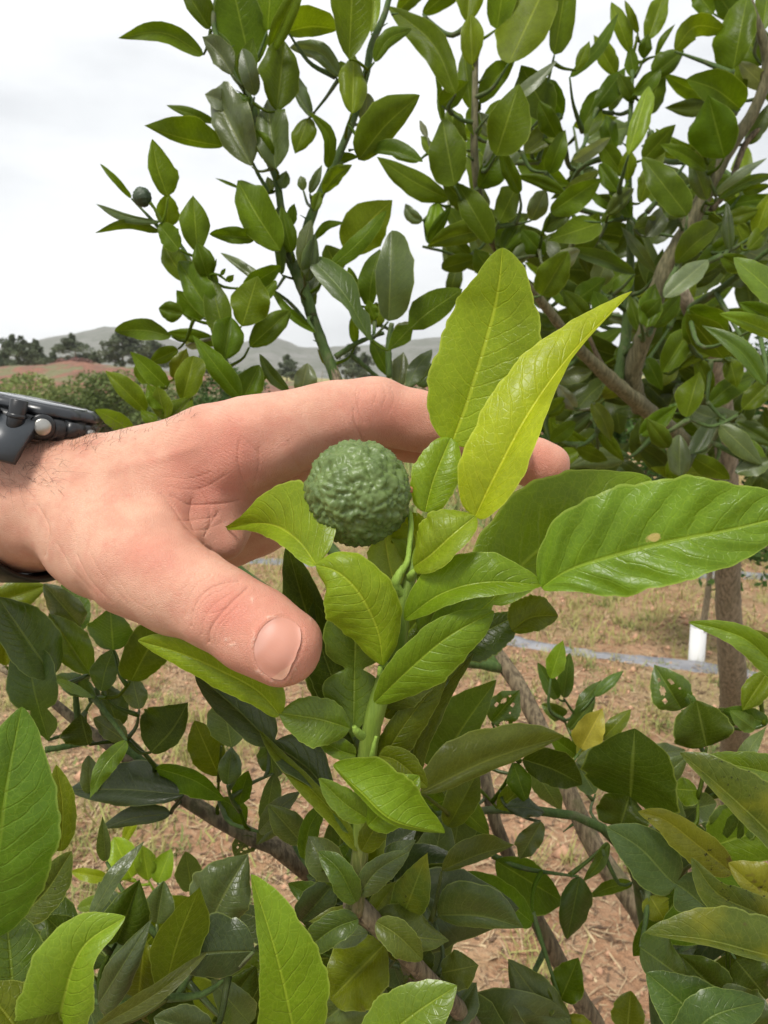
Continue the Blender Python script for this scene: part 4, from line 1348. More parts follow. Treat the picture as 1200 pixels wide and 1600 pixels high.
# fine skin lines running across the back of the hand
sk = np.sin((PY - 0.35 * PX) / 0.95 + 3.0 * np.sin(PX / 23.0) + 2.0 * np.sin((PX + PY) / 37.0)) * np.clip((PX - 90) / 120, 0, 1) * np.clip((430 - PX) / 60, 0, 1) * np.clip((800 - PY) / 60, 0, 1)
sk2 = np.sin((PY + 0.8 * PX) / 1.05 + 2.5 * np.sin(PY / 19.0)) * np.clip((PX - 60) / 120, 0, 1) * np.clip((480 - PX) / 60, 0, 1)
pat = np.clip(0.45 + 0.4 * np.sin(PX / 17.0 + 2 * np.sin(PY / 23.0)) + 0.35 * np.sin(PY / 11.0 - PX / 29.0), 0, 1)
disp += (0.000042 * sk * pat + 0.000018 * sk2 * (1 - pat)) * front
rn = np.random.default_rng(4)
lowf = sum(np.sin(HV @ rn.normal(0, 190, 3) + rn.uniform(0, 6)) for _ in range(8)) * 0.00009
disp += lowf
# knuckle and tendon swells, veins
def swell(x, y, rx, ry, mm):
    return mm * 1e-3 * np.exp(-((PX - x) / rx) ** 2 - ((PY - y) / ry) ** 2) * front
disp += swell(228, 868, 34, 26, 1.0) + swell(388, 660, 40, 30, 1.2) + swell(590, 625, 26, 22, 0.9) - swell(480, 690, 50, 30, 0.6) + swell(340, 775, 22, 26, 1.0) - swell(300, 800, 14, 30, 1.2)
disp += 0.5e-3 * np.exp(-(seg_dist([(120, 740), (200, 730), (300, 700)]) / 9) ** 2) * front
# the nail bed of the thumb
NAIL = np.array([(398, 1020), (402, 998), (411, 981), (424, 970), (438, 965), (454, 969), (468, 981), (470, 999), (464, 1018), (455, 1038), (443, 1062), (430, 1061), (415, 1053), (403, 1040)], float)
nc = NAIL.mean(0)
na = np.arctan2(NAIL[:, 1] - nc[1], NAIL[:, 0] - nc[0]); nr = np.hypot(NAIL[:, 0] - nc[0], NAIL[:, 1] - nc[1])
o_ = np.argsort(na); na, nr = na[o_], nr[o_]
na3 = np.concatenate([na - 2 * np.pi, na, na + 2 * np.pi]); nr3 = np.tile(nr, 3)
va = np.arctan2(PY - nc[1], PX - nc[0]); vr = np.hypot(PX - nc[0], PY - nc[1]); lim = np.interp(va, na3, nr3)
near = vr < 110
sdn = np.where(near, vr - lim, 100.0)
free_side = np.clip((PX - nc[0] + 0.35 * (nc[1] - PY)) / 30, 0, 1)       # fingertip side of the nail
disp += np.where(sdn < 0, -0.55e-3, 0.0) * front
disp += 0.5e-3 * np.exp(-((sdn - 5) / 5.0) ** 2) * front * (1 - free_side * 0.9)
disp -= 0.25e-3 * np.exp(-((sdn - 3) / 3.0) ** 2) * front * free_side
HV = HV + HN * disp[:, None]
# natural redness of knuckles, web and fingertip; callus flecks
red = np.zeros(len(HV))
for x, y, rx, ry, a in ((365, 700, 60, 55, .8), (230, 872, 60, 35, .7), (320, 790, 55, 50, .8), (340, 950, 50, 45, .75), (445, 1015, 70, 70, .75), (585, 640, 70, 45, .7), (850, 720, 40, 30, .9), (290, 730, 60, 50, .45), (470, 690, 120, 40, .35), (650, 660, 80, 40, .6), (380, 960, 60, 60, .4)):
    red += a * np.exp(-((PX - x) / rx) ** 2 - ((PY - y) / ry) ** 2)
red = np.clip(red, 0, 1)
flake = np.zeros(len(HV))
for x, y, rx, ry in ((396, 1000, 3, 12), (405, 1050, 10, 4), (364, 1008, 6, 3), (358, 997, 3, 3), (394, 936, 3, 5), (422, 965, 8, 2.5), (462, 1045, 3, 3), (352, 1000, 3, 2), (486, 966, 4, 3), (420, 1062, 10, 3)):
    flake += np.exp(-((PX - x) / rx) ** 2 - ((PY - y) / ry) ** 2)
flake = np.clip(flake, 0, 1) * front

b = NB('skin'); co = b.coord()
at = b.n('ShaderNodeAttribute', attribute_name='red').outputs['Fac']; af = b.n('ShaderNodeAttribute', attribute_name='flake').outputs['Fac']
n1 = b.noise(co, 55, 5, 0.6); n2 = b.noise(co, 420, 3, 0.6)
c = b.mix(b.smooth(n1, 0.35, 0.68), (0.57, 0.33, 0.228), (0.48, 0.24, 0.162))
n4 = b.noise(co, 140, 4, 0.65)
c = b.mix(b.math('MULTIPLY', b.smooth(n4, 0.48, 0.7), 0.4), c, (0.49, 0.19, 0.135))
c = b.mix(b.math('MULTIPLY', at, 0.75), c, (0.48, 0.16, 0.112))
c = b.mix(b.math('MULTIPLY', b.smooth(n2, 0.52, 0.75), 0.22), c, (0.50, 0.22, 0.14))
fl = b.math('MULTIPLY', af, b.smooth(b.noise(co, 700, 3, 0.7), 0.40, 0.55))
c = b.mix(b.math('MULTIPLY', fl, 0.5), c, (0.72, 0.52, 0.40))
mp1 = b.mapping(co, (1.0, 1.7, 1.7), (0, 0, 0.35))
e1 = b.smooth(b.voro(mp1, 900, 'DISTANCE_TO_EDGE'), 0.0, 0.16)
e2 = b.smooth(b.voro(mp1, 2000, 'DISTANCE_TO_EDGE'), 0.0, 0.2)
hgt = b.math('ADD', e1, b.math('MULTIPLY', e2, 0.5)); hgt = b.math('ADD', hgt, b.math('MULTIPLY', fl, 2.0))
c = b.mix(b.math('MULTIPLY', b.math('SUBTRACT', 1.0, e1), 0.2), c, (0.40, 0.16, 0.10))
p = b.principled(Base_Color=c, Roughness=b.math('MULTIPLY_ADD', n2, 0.2, 0.36), Specular_IOR_Level=0.38, Normal=b.bump(hgt, 0.6, 0.00026))
b.set(p.inputs['Subsurface Weight'], 0.22); b.set(p.inputs['Subsurface Radius'], (0.0035, 0.0014, 0.0008)); b.set(p.inputs['Subsurface Scale'], 1.0)
M_SKIN = b.done(p.outputs[0])

person = thing('person', 'bare hand and wrist reaching in from the left, thumb and fingers framing the lime', 'person', to_w(cs(-100, 800, .335)))
HW = to_w(HV)
hand = put('hand', HW, HF, M_SKIN, person, to_w(cs(200, 780, .31)))
for nm, arr in (('red', red), ('flake', flake)):
    a_ = hand.data.attributes.new(nm, 'FLOAT', 'POINT'); a_.data.foreach_set('value', arr.astype(np.float32))
bvh = BVHTree.FromPolygons([Vector(v) for v in HW], HF.tolist())
def on_hand(px, py, lift=0.0):
    dr = Vector(ROT @ np.array([(px - 600) / F, (800 - py) / F, -1.0])).normalized()
    loc, nor, idx, dist = bvh.ray_cast(CAM, dr)
    if loc is None: return None, None
    return np.array(loc) + np.array(nor) * lift, np.array(nor)

# thumbnail: a domed plate seated in the nail bed
nr_, nrad = 44, 12
NV, NFc, NUV = [], [], []
cen, cn = on_hand(nc[0], nc[1])
angs = np.linspace(-np.pi, np.pi, nr_, endpoint=False)
axis_t = np.array([0.86, 0.51])
for k in range(nrad + 1):
    s = k / nrad
    for a in angs:
        R_ = np.interp(a, na3, nr3) * 1.01 * s
        x, y = nc[0] + R_ * math.cos(a), nc[1] + R_ * math.sin(a)
        q, nq = on_hand(x, y)
        if q is None: q = cen
        edge = max(0.0, (s - 0.8) / 0.2)
        tip = (math.cos(a) * axis_t[0] + math.sin(a) * axis_t[1]) > 0.25
        NV.append(q + cn * (0.00075 - (0.0 if tip else 0.00055) * edge ** 2))
        t = np.array([x - nc[0], y - nc[1]]) @ axis_t
        NUV.append((0.5 + t / 90.0, 0.5 + (np.array([x - nc[0], y - nc[1]]) @ np.array([-axis_t[1], axis_t[0]])) / 110.0))
for k in range(nrad):
    for j in range(nr_):
        j2 = (j + 1) % nr_
        NFc.append([k * nr_ + j, k * nr_ + j2, (k + 1) * nr_ + j2, (k + 1) * nr_ + j])
NV = np.array(NV)
for _ in range(6):                                   # even out the plate
    G_ = NV.reshape(nrad + 1, nr_, 3); H_ = G_.copy()
    H_[1:-1] = 0.5 * G_[1:-1] + 0.125 * (G_[2:] + G_[:-2] + np.roll(G_[1:-1], 1, 1) + np.roll(G_[1:-1], -1, 1)); H_[0] = H_[1].mean(0)
    NV = H_.reshape(-1, 3)
b = NB('fingernail'); uvn = b.n('ShaderNodeUVMap').outputs[0]; s_ = b.n('ShaderNodeSeparateXYZ', {0: uvn}); co = b.coord()
u_ = s_.outputs[0]; w_ = b.math('SUBTRACT', s_.outputs[1], 0.5)
lun = b.math('SUBTRACT', 1.0, b.smooth(b.math('ADD', u_, b.math('MULTIPLY', b.math('MULTIPLY', w_, w_), 1.2)), 0.24, 0.40))
edge_ = b.smooth(b.math('ADD', u_, b.math('MULTIPLY', b.math('MULTIPLY', w_, w_), 1.0)), 0.845, 0.875)
c = b.mix(b.noise(co, 160, 3), (0.40, 0.185, 0.13), (0.45, 0.215, 0.155))
c = b.mix(b.math('MULTIPLY', lun, 0.5), c, (0.50, 0.29, 0.235))
c = b.mix(b.math('MULTIPLY', edge_, 0.4), c, (0.55, 0.36, 0.24))
rid = b.noise(b.mapping(uvn, (3, 60, 1)), 1.0, 2)
p = b.principled(Base_Color=c, Roughness=0.4, Specular_IOR_Level=0.35, Normal=b.bump(rid, 0.25, 0.0002))
b.set(p.inputs['Subsurface Weight'], 0.15); b.set(p.inputs['Subsurface Radius'], (0.002, 0.001, 0.0006))
put('fingernail', NV, NFc, b.done(p.outputs[0]), person, cen, uv=np.array(NUV))

# arm hair ---------------------------------------------------------------
hv, hf = [], []
hr = random.Random(5)
def hair(p, n, d, L):
    m = 5; pts = []
    side = np.array([hr.gauss(0, 1) for _ in range(3)]) * 0.25
    for i in range(m + 1):
        t = i / m
        pts.append(p + n * (L * 0.55 * t * (1 - 0.55 * t)) + (d + side * t) * L * t * (0.45 + 0.5 * t))
    v, f = tube_geo(np.array(pts), np.linspace(0.00006, 0.000015, m + 1), 3, 0, False)
    o = sum(len(q) for q in hv); hv.append(v); hf.extend([[i + o for i in q] for q in f])
camx = ROT @ np.array([1.0, 0, 0]); camy = ROT @ np.array([0, 1.0, 0])
cand = np.where((PX > -20) & (PX < 320) & (PY > 640) & (PY < 880))[0]
HNW = HN @ ROT.T
for _ in range(2600):
    i = int(cand[hr.randrange(len(cand))]); x, y = PX[i], PY[i]
    top = HN[i, 1] > 0.6 and y < 712
    if x > 150 and not (top and hr.random() < 0.35): continue
    if not top and (y > 770 or x > 100 + hr.gauss(0, 18) or hr.random() < 0.3): continue
    d = camx * hr.uniform(0.3, 0.9) + camy * hr.uniform(-0.9, 0.1)
    if top: d = camx * hr.uniform(0.2, 0.9) + camy * hr.uniform(-0.1, 0.5)
    hair(HW[i], HNW[i], d, hr.uniform(0.006, 0.014) * (0.5 if x > 200 else 1))
M_HAIR = simple('brown_hair', (0.06, 0.035, 0.02), 0.5)
hh = put('arm_hair', np.vstack(hv), hf, M_HAIR, person, W(100, 760, .31)); hh['kind'] = 'stuff'

# ================================================================== THE WATCH
def ring_profile(O, n, a, bq, prof, sides, mod=None):
    """lathe about n: prof = list of (radius, height)"""
    V, Fc = [], []
    for (r, z) in prof:
        for i in range(sides):
            t = 2 * math.pi * i / sides
            rr = r * (mod(t) if mod else 1.0)
            V.append(O + a * rr * math.cos(t) + bq * rr * math.sin(t) + n * z)
    for k in range(len(prof) - 1):
        for i in range(sides):
            j = (i + 1) % sides
            Fc.append([k * sides + i, k * sides + j, (k + 1) * sides + j, (k + 1) * sides + i])
    Fc.append(list(range(sides))[::-1]); Fc.append([(len(prof) - 1) * sides + i for i in range(sides)])
    return np.array(V), Fc
def cyl(O, ax, r, L, sides=20, bev=0.15):
    ax = ax / np.linalg.norm(ax)
    ref = np.array([0, 0, 1.0]) if abs(ax[2]) < .9 else np.array([1.0, 0, 0])
    a = np.cross(ax, ref); a /= np.linalg.norm(a); bq = np.cross(ax, a)
    e = bev * r
    return ring_profile(O, ax, a, bq, [(r - e, 0), (r, e), (r, L - e), (r - e, L)], sides)
wc = cs(62, 658, .322)
n_ = np.array([0.22, 0.965, 0.10]); n_ /= np.linalg.norm(n_)
a_ = np.array([0.975, -0.22, 0.0]); a_ -= n_ * (a_ @ n_); a_ /= np.linalg.norm(a_)
b_ = np.cross(a_, n_)                                   # towards the camera
if b_[2] < 0: b_ = -b_
def WP(v): return to_w(v)
M_RES = simple('black_resin', (0.007, 0.008, 0.009), 0.34, 0, 300, 0.2, 0.00008)
M_RES3 = simple('blue_grey_resin', (0.026, 0.031, 0.036), 0.34, 0, 300, 0.2, 0.00006)
M_RES2 = simple('slate_grey_resin', (0.014, 0.016, 0.019), 0.30, 0, 300, 0.2, 0.00006)
M_STEEL = simple('brushed_steel', (0.36, 0.35, 0.32), 0.34, 1.0, 500, 0.15)
M_BRNZ = simple('bronze_back', (0.16, 0.085, 0.055), 0.4, 0.6, 300, 0.2)
M_GLASS = simple('dark_crystal', (0.015, 0.018, 0.022), 0.08, 0, 50, 0.1)
watch = thing('wristwatch', 'chunky black resin wristwatch with steel pusher, strapped round the wrist', 'watch', WP(wc))
octm = lambda t: 1.0 + 0.035 * math.cos(8 * t)
def wpart(name, g, mat, par=None, sm=False):
    return put(name, WP(g[0]), g[1], mat, par or watch, WP(g[0]).mean(0), None, sm)
case = wpart('case', ring_profile(wc, n_, a_, b_, [(.0175, -.0060), (.0225, -.0048), (.0238, -.0020), (.0238, .0020), (.0225, .0034), (.0205, .0040)], 16), M_RES)
wpart('case_back', ring_profile(wc - n_ * .0079, n_, a_, b_, [(.0150, 0), (.0172, .0006), (.0172, .0020)], 40), M_BRNZ)
wpart('bezel', ring_profile(wc + n_ * .0041, n_, a_, b_, [(.0220, 0), (.0224, .0010), (.0216, .0030), (.0196, .0042), (.0180, .0040)], 48, lambda t: 1 + 0.035 * (1 if math.cos(12 * t) > 0 else -1)), M_RES2)
wpart('crystal', ring_profile(wc + n_ * .0078, n_, a_, b_, [(.0178, 0), (.0177, .0004), (.0165, .0008)], 40), M_GLASS, case)
def at_angle(deg, r, z):
    t = math.radians(deg); rad = a_ * math.cos(t) + b_ * math.sin(t)
    return wc + rad * r + n_ * z, rad
for deg, zz, rr, ll_, mt in ((62, -.0002, .0034, .0030, M_STEEL), (12, -.0012, .0030, .0028, M_STEEL)):
    o1, rad = at_angle(deg, .0228, zz)
    wpart('pusher_collar', cyl(o1 - rad * .002, rad, rr * 1.5, .0032), M_RES, case)
    wpart('pusher', cyl(o1, rad, rr, ll_), mt, case)
# pusher guard and strap bar near the lug
o1, rad = at_angle(84, .0255, -.0042)
wpart('strap_bar', cyl(o1, n_, .0033, .0128, 20), M_RES, case)
wpart('strap_bar', cyl(o1 + n_ * .0052, n_, .0036, .0022, 20), M_RES, case)
o1, rad = at_angle(108, .0235, .0022)
wpart('screw', cyl(o1, rad, .0030, .0034, 16), M_RES, case)
for deg in (30, 150):
    o1, rad = at_angle(deg, .0222, -.003)
    tang = np.cross(n_, rad)
    V = []
    for (s, z, q) in ((-1, 0, 0), (1, 0, 0), (1, .007, 0), (-1, .007, 0), (-.7, .001, 1), (.7, .001, 1), (.7, .0058, 1), (-.7, .0058, 1)):
        V.append(o1 + tang * s * .0045 + n_ * z + rad * (.0034 * q))
    wpart('pusher_guard', (np.array(V), [[0, 1, 2, 3], [7, 6, 5, 4], [0, 4, 5, 1], [1, 5, 6, 2], [2, 6, 7, 3], [3, 7, 4, 0]]), M_RES, case)
# strap: band swept round the wrist in the plane across the arm
wr_c = cs(36, 789, .339)
def strap(t0, t1, n, mat, name, wdt=.022, th=.0026, off=-0.004):
    V, Fc = [], []
    for i in range(n + 1):
        t = math.radians(t0 + (t1 - t0) * i / n)
        ey, ez = .0315, .0400
        c_ = wr_c + np.array([off - 0.004 * math.cos(t) - 0.010 * math.sin(t), ey * math.cos(t), ez * math.sin(t)])
        nn = np.array([0, math.cos(t) / ey, math.sin(t) / ez]); nn /= np.linalg.norm(nn)
        for (s, h) in ((-1, 0), (1, 0), (1, th * .75), (.92, th), (-.92, th), (-1, th * .75)):
            V.append(c_ + np.array([1.0, 0, 0]) * s * wdt / 2 + nn * h)
    for i in range(n):
        for k in range(6):
            l = (k + 1) % 6
            Fc.append([i * 6 + k, i * 6 + l, (i + 1) * 6 + l, (i + 1) * 6 + k])
    Fc.append([0, 1, 2, 3, 4, 5][::-1]); Fc.append([n * 6 + k for k in range(6)])
    return wpart(name, (np.array(V), Fc), mat)
strap(28, 328, 60, M_RES, 'strap')
# lug block where the strap leaves the case on the near side
lg = []
for (x, y, z) in ((-.030, .004, .010), (-.006, .002, .010), (-.002, -.006, .020), (-.004, -.018, .034), (-.032, -.018, .034)):
    lg.append((x, y, z))
V, Fc = [], []
prof = [(.012, .0035), (.021, .0030), (.030, -.0035), (.0365, -.014), (.0335, -.0155), (.027, -.0075), (.019, -.0035), (.012, -.003)]
for s in (-.0125, .0085):
    for (r, z) in prof:
        V.append(wc + a_ * .001 + a_ * s + b_ * r + n_ * z)
m = len(prof)
Fc = [list(range(m))[::-1], [m + i for i in range(m)]] + [[i, (i + 1) % m, m + (i + 1) % m, m + i] for i in range(m)]
wpart('lug', (np.array(V), Fc), M_RES3)
# ================================================================== GROUND AND BACKGROUND
b = NB('red_soil'); co = b.coord()
n1 = b.noise(co, 0.9, 6, 0.6); n2 = b.noise(co, 7, 6, 0.65); n3 = b.noise(co, 45, 4, 0.7)
c = b.mix(b.smooth(n2, 0.3, 0.7), (0.34, 0.185, 0.10), (0.44, 0.275, 0.165))
c = b.mix(b.math('MULTIPLY', b.smooth(n3, 0.5, 0.75), 0.7), c, (0.52, 0.40, 0.26))
n5 = b.noise(co, 2.6, 5, 0.6)
c = b.mix(b.math('MULTIPLY', b.smooth(n5, 0.48, 0.66), 0.35), c, (0.24, 0.145, 0.085))
c = b.mix(b.math('MULTIPLY', b.smooth(n1, 0.48, 0.66), 0.65), c, (0.33, 0.30, 0.14))
p = b.principled(Base_Color=c, Roughness=0.95, Specular_IOR_Level=0.15, Normal=b.bump(b.math('ADD', n2, b.math('MULTIPLY', n3, 0.6)), 1.0, 0.06))
M_SOIL = b.done(p.outputs[0])
# far meadow colour takes over with distance along the field (it is really grass there)
ny, nx = 120, 90
ys = np.concatenate([np.linspace(-3, 8, 80), np.geomspace(8.3, 1300, 60)])
xs_ = np.linspace(-1, 1, nx)
GV = []
for y in ys:
    hw = 6 + abs(y) * 1.1
    for x in xs_:
        X = x * hw
        z = 0.012 * math.sin(X * 2.1 + y * 1.3) * math.sin(y * 2.7 - X) if y < 12 else 0.0
        GV.append((X, y, z - 0.0))
GV = np.array(GV); i = np.arange(len(ys) - 1)[:, None] * nx; j = np.arange(nx - 1)[None]
GF = np.stack([i + j, i + j + 1, i + nx + j + 1, i + nx + j], -1).reshape(-1, 4)
gr = put('ground', GV, GF, M_SOIL, None, (0, 0, 0)); tag(gr, kind='structure')
def gz(X, y):
    return 0.012 * math.sin(X * 2.1 + y * 1.3) * math.sin(y * 2.7 - X) if y < 12 else 0.0

# straw, dry grass and weeds lying on the soil ------------------------------
def blades(name, n, area, L, w, up, mat, seed, keep=None):
    r = np.random.default_rng(seed)
    x = r.uniform(area[0], area[1], n); y = area[2] + (area[3] - area[2]) * r.uniform(0, 1, n) ** 1.3
    if keep is not None:
        m = keep(x, y, r); x, y = x[m], y[m]; n = len(x)
    z = np.where(y < 12, 0.012 * np.sin(x * 2.1 + y * 1.3) * np.sin(y * 2.7 - x), 0)
    a = r.uniform(0, 2 * np.pi, n); l = r.uniform(*L, n); e = r.uniform(*up, n)
    d = np.stack([np.cos(a) * np.cos(e), np.sin(a) * np.cos(e), np.sin(e)], 1) * l[:, None]
    s = np.stack([-np.sin(a), np.cos(a), r.uniform(-.4, .4, n)], 1) * (r.uniform(*w, n))[:, None]
    P = np.stack([x, y, z + 0.002], 1)
    bend = np.zeros_like(P); bend[:, 2] = -l * 0.25 * r.uniform(0, 1, n) * (np.sin(e) > .3)
    midp = P + d * .55 + np.stack([r.normal(0, .1, n) * l, r.normal(0, .1, n) * l, 0.05 * l], 1)
    tip = P + d + bend
    tip[:, 2] = np.maximum(tip[:, 2], z + 0.002)
    V = np.stack([P - s, P + s, midp - s * .8, midp + s * .8, tip], 1).reshape(-1, 3)
    k = np.arange(n) * 5
    T = np.concatenate([np.stack([k, k + 1, k + 3], 1), np.stack([k, k + 3, k + 2], 1), np.stack([k + 2, k + 3, k + 4], 1)])
    return put(name, V, T, mat, None, (0, 0, 0), None, False)
def veg(name, c1, c2, trans=0.25, sc=9.0):
    b = NB(name); co = b.coord()
    c = b.mix(b.smooth(b.noise(co, sc, 4, 0.7), 0.32, 0.68), c1, c2)
    c = b.mix(b.math('MULTIPLY', b.smooth(b.noise(co, sc * 12, 2), 0.45, 0.7), 0.5), c, tuple(q * 0.55 for q in c2))
    p = b.principled(Base_Color=c, Roughness=0.7, Specular_IOR_Level=0.25)
    t = b.n('ShaderNodeBsdfTranslucent', {'Color': c}); ms = b.n('ShaderNodeMixShader', {0: trans})
    b.set(ms.inputs[1], p.outputs[0]); b.set(ms.inputs[2], t.outputs[0])
    return b.done(ms.outputs[0])
M_STRAW = veg('dry_straw', (0.54, 0.42, 0.25), (0.22, 0.135, 0.075), 0.12, 30)
M_DRYG = veg('dry_grass', (0.40, 0.37, 0.13), (0.24, 0.25, 0.075))
M_GRASS = veg('green_weeds', (0.14, 0.20, 0.05), (0.24, 0.26, 0.09))
patch = lambda x, y: np.sin(x * 2.3 + 1.0 + np.sin(y * 1.7)) * np.sin(y * 1.9 + .5 * x) + 0.5 * np.sin(x * 6.1 - y * 4.3)
o = blades('straw', 52000, (-3.5, 4.5, .9, 7.5), (.02, .10), (.0012, .0036), (-.05, .3), M_STRAW, 31); tag(o, 'loose dry straw litter scattered over the red soil', 'straw', kind='stuff')
o = blades('dry_grass', 90000, (-4, 9, 1.2, 14), (.04, .16), (.0016, .004), (.3, 1.4), M_DRYG, 32, lambda x, y, r: (patch(x, y) + (y > 4.4) * 1.5 + r.normal(0, .35, len(x))) > 0.75); tag(o, 'dry yellow grass tufts between the orchard rows', 'grass', kind='stuff')
o = blades('weeds', 30000, (-5, 9, 1.2, 16), (.02, .09), (.002, .005), (.3, 1.3), M_GRASS, 33, lambda x, y, r: (patch(x + 5, y + 2) + (y > 6) * .8 + r.normal(0, .35, len(x))) > 0.95); tag(o, 'low green weeds growing in patches on the soil', 'weeds', kind='stuff')
def tufts(name, nc, area, per, spread, L, w, mat, seed):
    r = np.random.default_rng(seed); cx = r.uniform(area[0], area[1], nc); cy = area[2] + (area[3] - area[2]) * r.uniform(0, 1, nc) ** 1.2
    n = nc * per; x = np.repeat(cx, per) + r.normal(0, spread, n); y = np.repeat(cy, per) + r.normal(0, spread, n)
    z = 0.012 * np.sin(x * 2.1 + y * 1.3) * np.sin(y * 2.7 - x)
    a = r.uniform(0, 6.28, n); l = r.uniform(*L, n) * np.repeat(r.uniform(.6, 1.3, nc), per); e = r.uniform(.35, 1.35, n)
    d = np.stack([np.cos(a) * np.cos(e), np.sin(a) * np.cos(e), np.sin(e)], 1); s = np.stack([-np.sin(a), np.cos(a), 0 * a], 1) * r.uniform(*w, n)[:, None]
    P = np.stack([x, y, z], 1); m = P + d * (l * .6)[:, None]; t = P + d * l[:, None]; t[:, 2] -= l * r.uniform(0, .35, n); t[:, 2] = np.maximum(t[:, 2], z + .004)
    V = np.stack([P - s, P + s, m - s * .8, m + s * .8, t], 1).reshape(-1, 3); k = np.arange(n) * 5
    T = np.concatenate([np.stack([k, k + 1, k + 3], 1), np.stack([k, k + 3, k + 2], 1), np.stack([k + 2, k + 3, k + 4], 1)])
    return put(name, V, T, mat, None, (0, 0, 0), None, False)
o = tufts('dry_tufts', 700, (-2.6, 4.2, 1.0, 5.5), 34, .035, (.03, .12), (.0010, .0026), M_DRYG, 37); tag(o, 'small dry grass tufts on the soil below the branches', 'grass', kind='stuff')
o = tufts('green_tufts', 260, (-2.6, 4.2, 1.0, 6), 30, .03, (.02, .08), (.0015, .004), M_GRASS, 38); tag(o, 'small green weed tufts on the soil below the branches', 'weeds', kind='stuff')
o = blades('dark_litter', 14000, (-3, 4, .9, 5), (.01, .05), (.002, .007), (-.05, .35), veg('dark_litter_leaf', (0.17, 0.105, 0.06), (0.10, 0.065, 0.04), .1, 30), 39); tag(o, 'dark dead leaf bits lying among the straw', 'litter', kind='stuff')
# clods and pebbles
r = np.random.default_rng(35); cv, cf = [], []
oct_ = np.array([(1, 0, 0), (-1, 0, 0), (0, 1, 0), (0, -1, 0), (0, 0, 1), (0, 0, -.6)], float)
ofc = [(0, 2, 4), (2, 1, 4), (1, 3, 4), (3, 0, 4), (2, 0, 5), (1, 2, 5), (3, 1, 5), (0, 3, 5)]
for k in range(5200):
    x, y = r.uniform(-3, 4.5), .9 + 6 * r.uniform() ** 1.3; s = r.uniform(.004, .016) * (1.9 if r.uniform() < .05 else 1)
    v = oct_ * s * r.uniform(.6, 1.4, (6, 3)); cv.append(v + np.array([x, y, gz(x, y) + s * .25])); cf.extend([[q + 6 * k for q in f] for f in ofc])
o = put('clods', np.vstack(cv), cf, simple('clod_soil', (0.40, 0.23, 0.14), 0.95, 0, 60, 0.4), None, (0, 0, 0), None, False)
tag(o, 'small clods and pebbles lying on the red soil', 'clods', kind='stuff')

# weed-control fabric strips along the rows ------------------------------------
b = NB('weed_fabric'); co = b.coord()
n1 = b.noise(co, 5, 5, 0.65); n2 = b.noise(co, 120, 2)
c = b.mix(b.smooth(n1, 0.35, 0.7), (0.13, 0.135, 0.15), (0.24, 0.24, 0.25)); c = b.mix(b.math('MULTIPLY', b.smooth(n1, 0.6, 0.75), 0.6), c, (0.42, 0.30, 0.2))
M_FAB = b.done(b.principled(Base_Color=c, Roughness=0.6, Normal=b.bump(b.math('ADD', n1, n2), .5, .01)).outputs[0])
def strip(p0, p1, wid, ext0, ext1, seed):
    p0, p1 = np.array(p0), np.array(p1); d = (p1 - p0); d[2] = 0; d /= np.linalg.norm(d); s = np.array([-d[1], d[0], 0])
    r = np.random.default_rng(seed); A = p0 - d * ext0; Bq = p1 + d * ext1; L = np.linalg.norm(Bq - A); n = int(L / .06); V = []
    for i in range(n + 1):
        q = A + d * L * i / n
        e0, e1 = wid * .5 + r.normal(0, .012), wid * .5 + r.normal(0, .012)
        for k in range(7):
            t = -e0 + (e0 + e1) * k / 6; pt = q + s * t
            V.append((pt[0], pt[1], gz(pt[0], pt[1]) + .012 + .008 * math.sin(i * .35 + k) + r.normal(0, .002) - (.03 if k in (0, 6) else 0)))
    i = np.arange(n)[:, None] * 7; j = np.arange(6)[None]
    return put('weed_fabric', np.array(V), np.stack([i + j, i + j + 1, i + 7 + j + 1, i + 7 + j], -1).reshape(-1, 4), M_FAB, None, p0)
o = strip(ground(835, 1006), ground(1150, 1054), .18, 5, 6, 1); tag(o, 'nearer grey weed fabric strip crossing the soil below the white guard', 'ground cover', 'weed fabric strips')
o = strip(ground(900, 893), ground(1020, 897), .3, 8, 9, 2); tag(o, 'farther grey weed fabric strip just under the broad right leaf', 'ground cover', 'weed fabric strips')

# generic crown of small leaves -------------------------------------------------
def crown_geo(c, R, n, size, r, shell=0.5, lumps=9):
    L = r.normal(0, 1, (lumps, 3)); L /= np.linalg.norm(L, axis=1)[:, None]; L *= r.uniform(.25, .75, (lumps, 1)); lr = r.uniform(.3, .55, lumps)
    k = r.integers(0, lumps, n)
    q = r.normal(0, 1, (n, 3)); q /= np.linalg.norm(q, axis=1)[:, None]
    P = (L[k] + q * (lr[k] * r.uniform(shell, 1, n) ** .5)[:, None]) * np.array(R) + np.array(c)
    t = r.normal(0, 1, (n, 3)); t[:, 2] = np.abs(t[:, 2]) * .6; t /= np.linalg.norm(t, axis=1)[:, None]
    s = np.cross(t, r.normal(0, 1, (n, 3))); s /= np.linalg.norm(s, axis=1)[:, None]
    l = size * r.uniform(.6, 1.3, n)[:, None]
    V = np.stack([P - t * l * .5, P + s * l * .26, P + t * l * .5, P - s * l * .26], 1).reshape(-1, 3)
    return V, (np.arange(n)[:, None] * 4 + np.arange(4)[None])
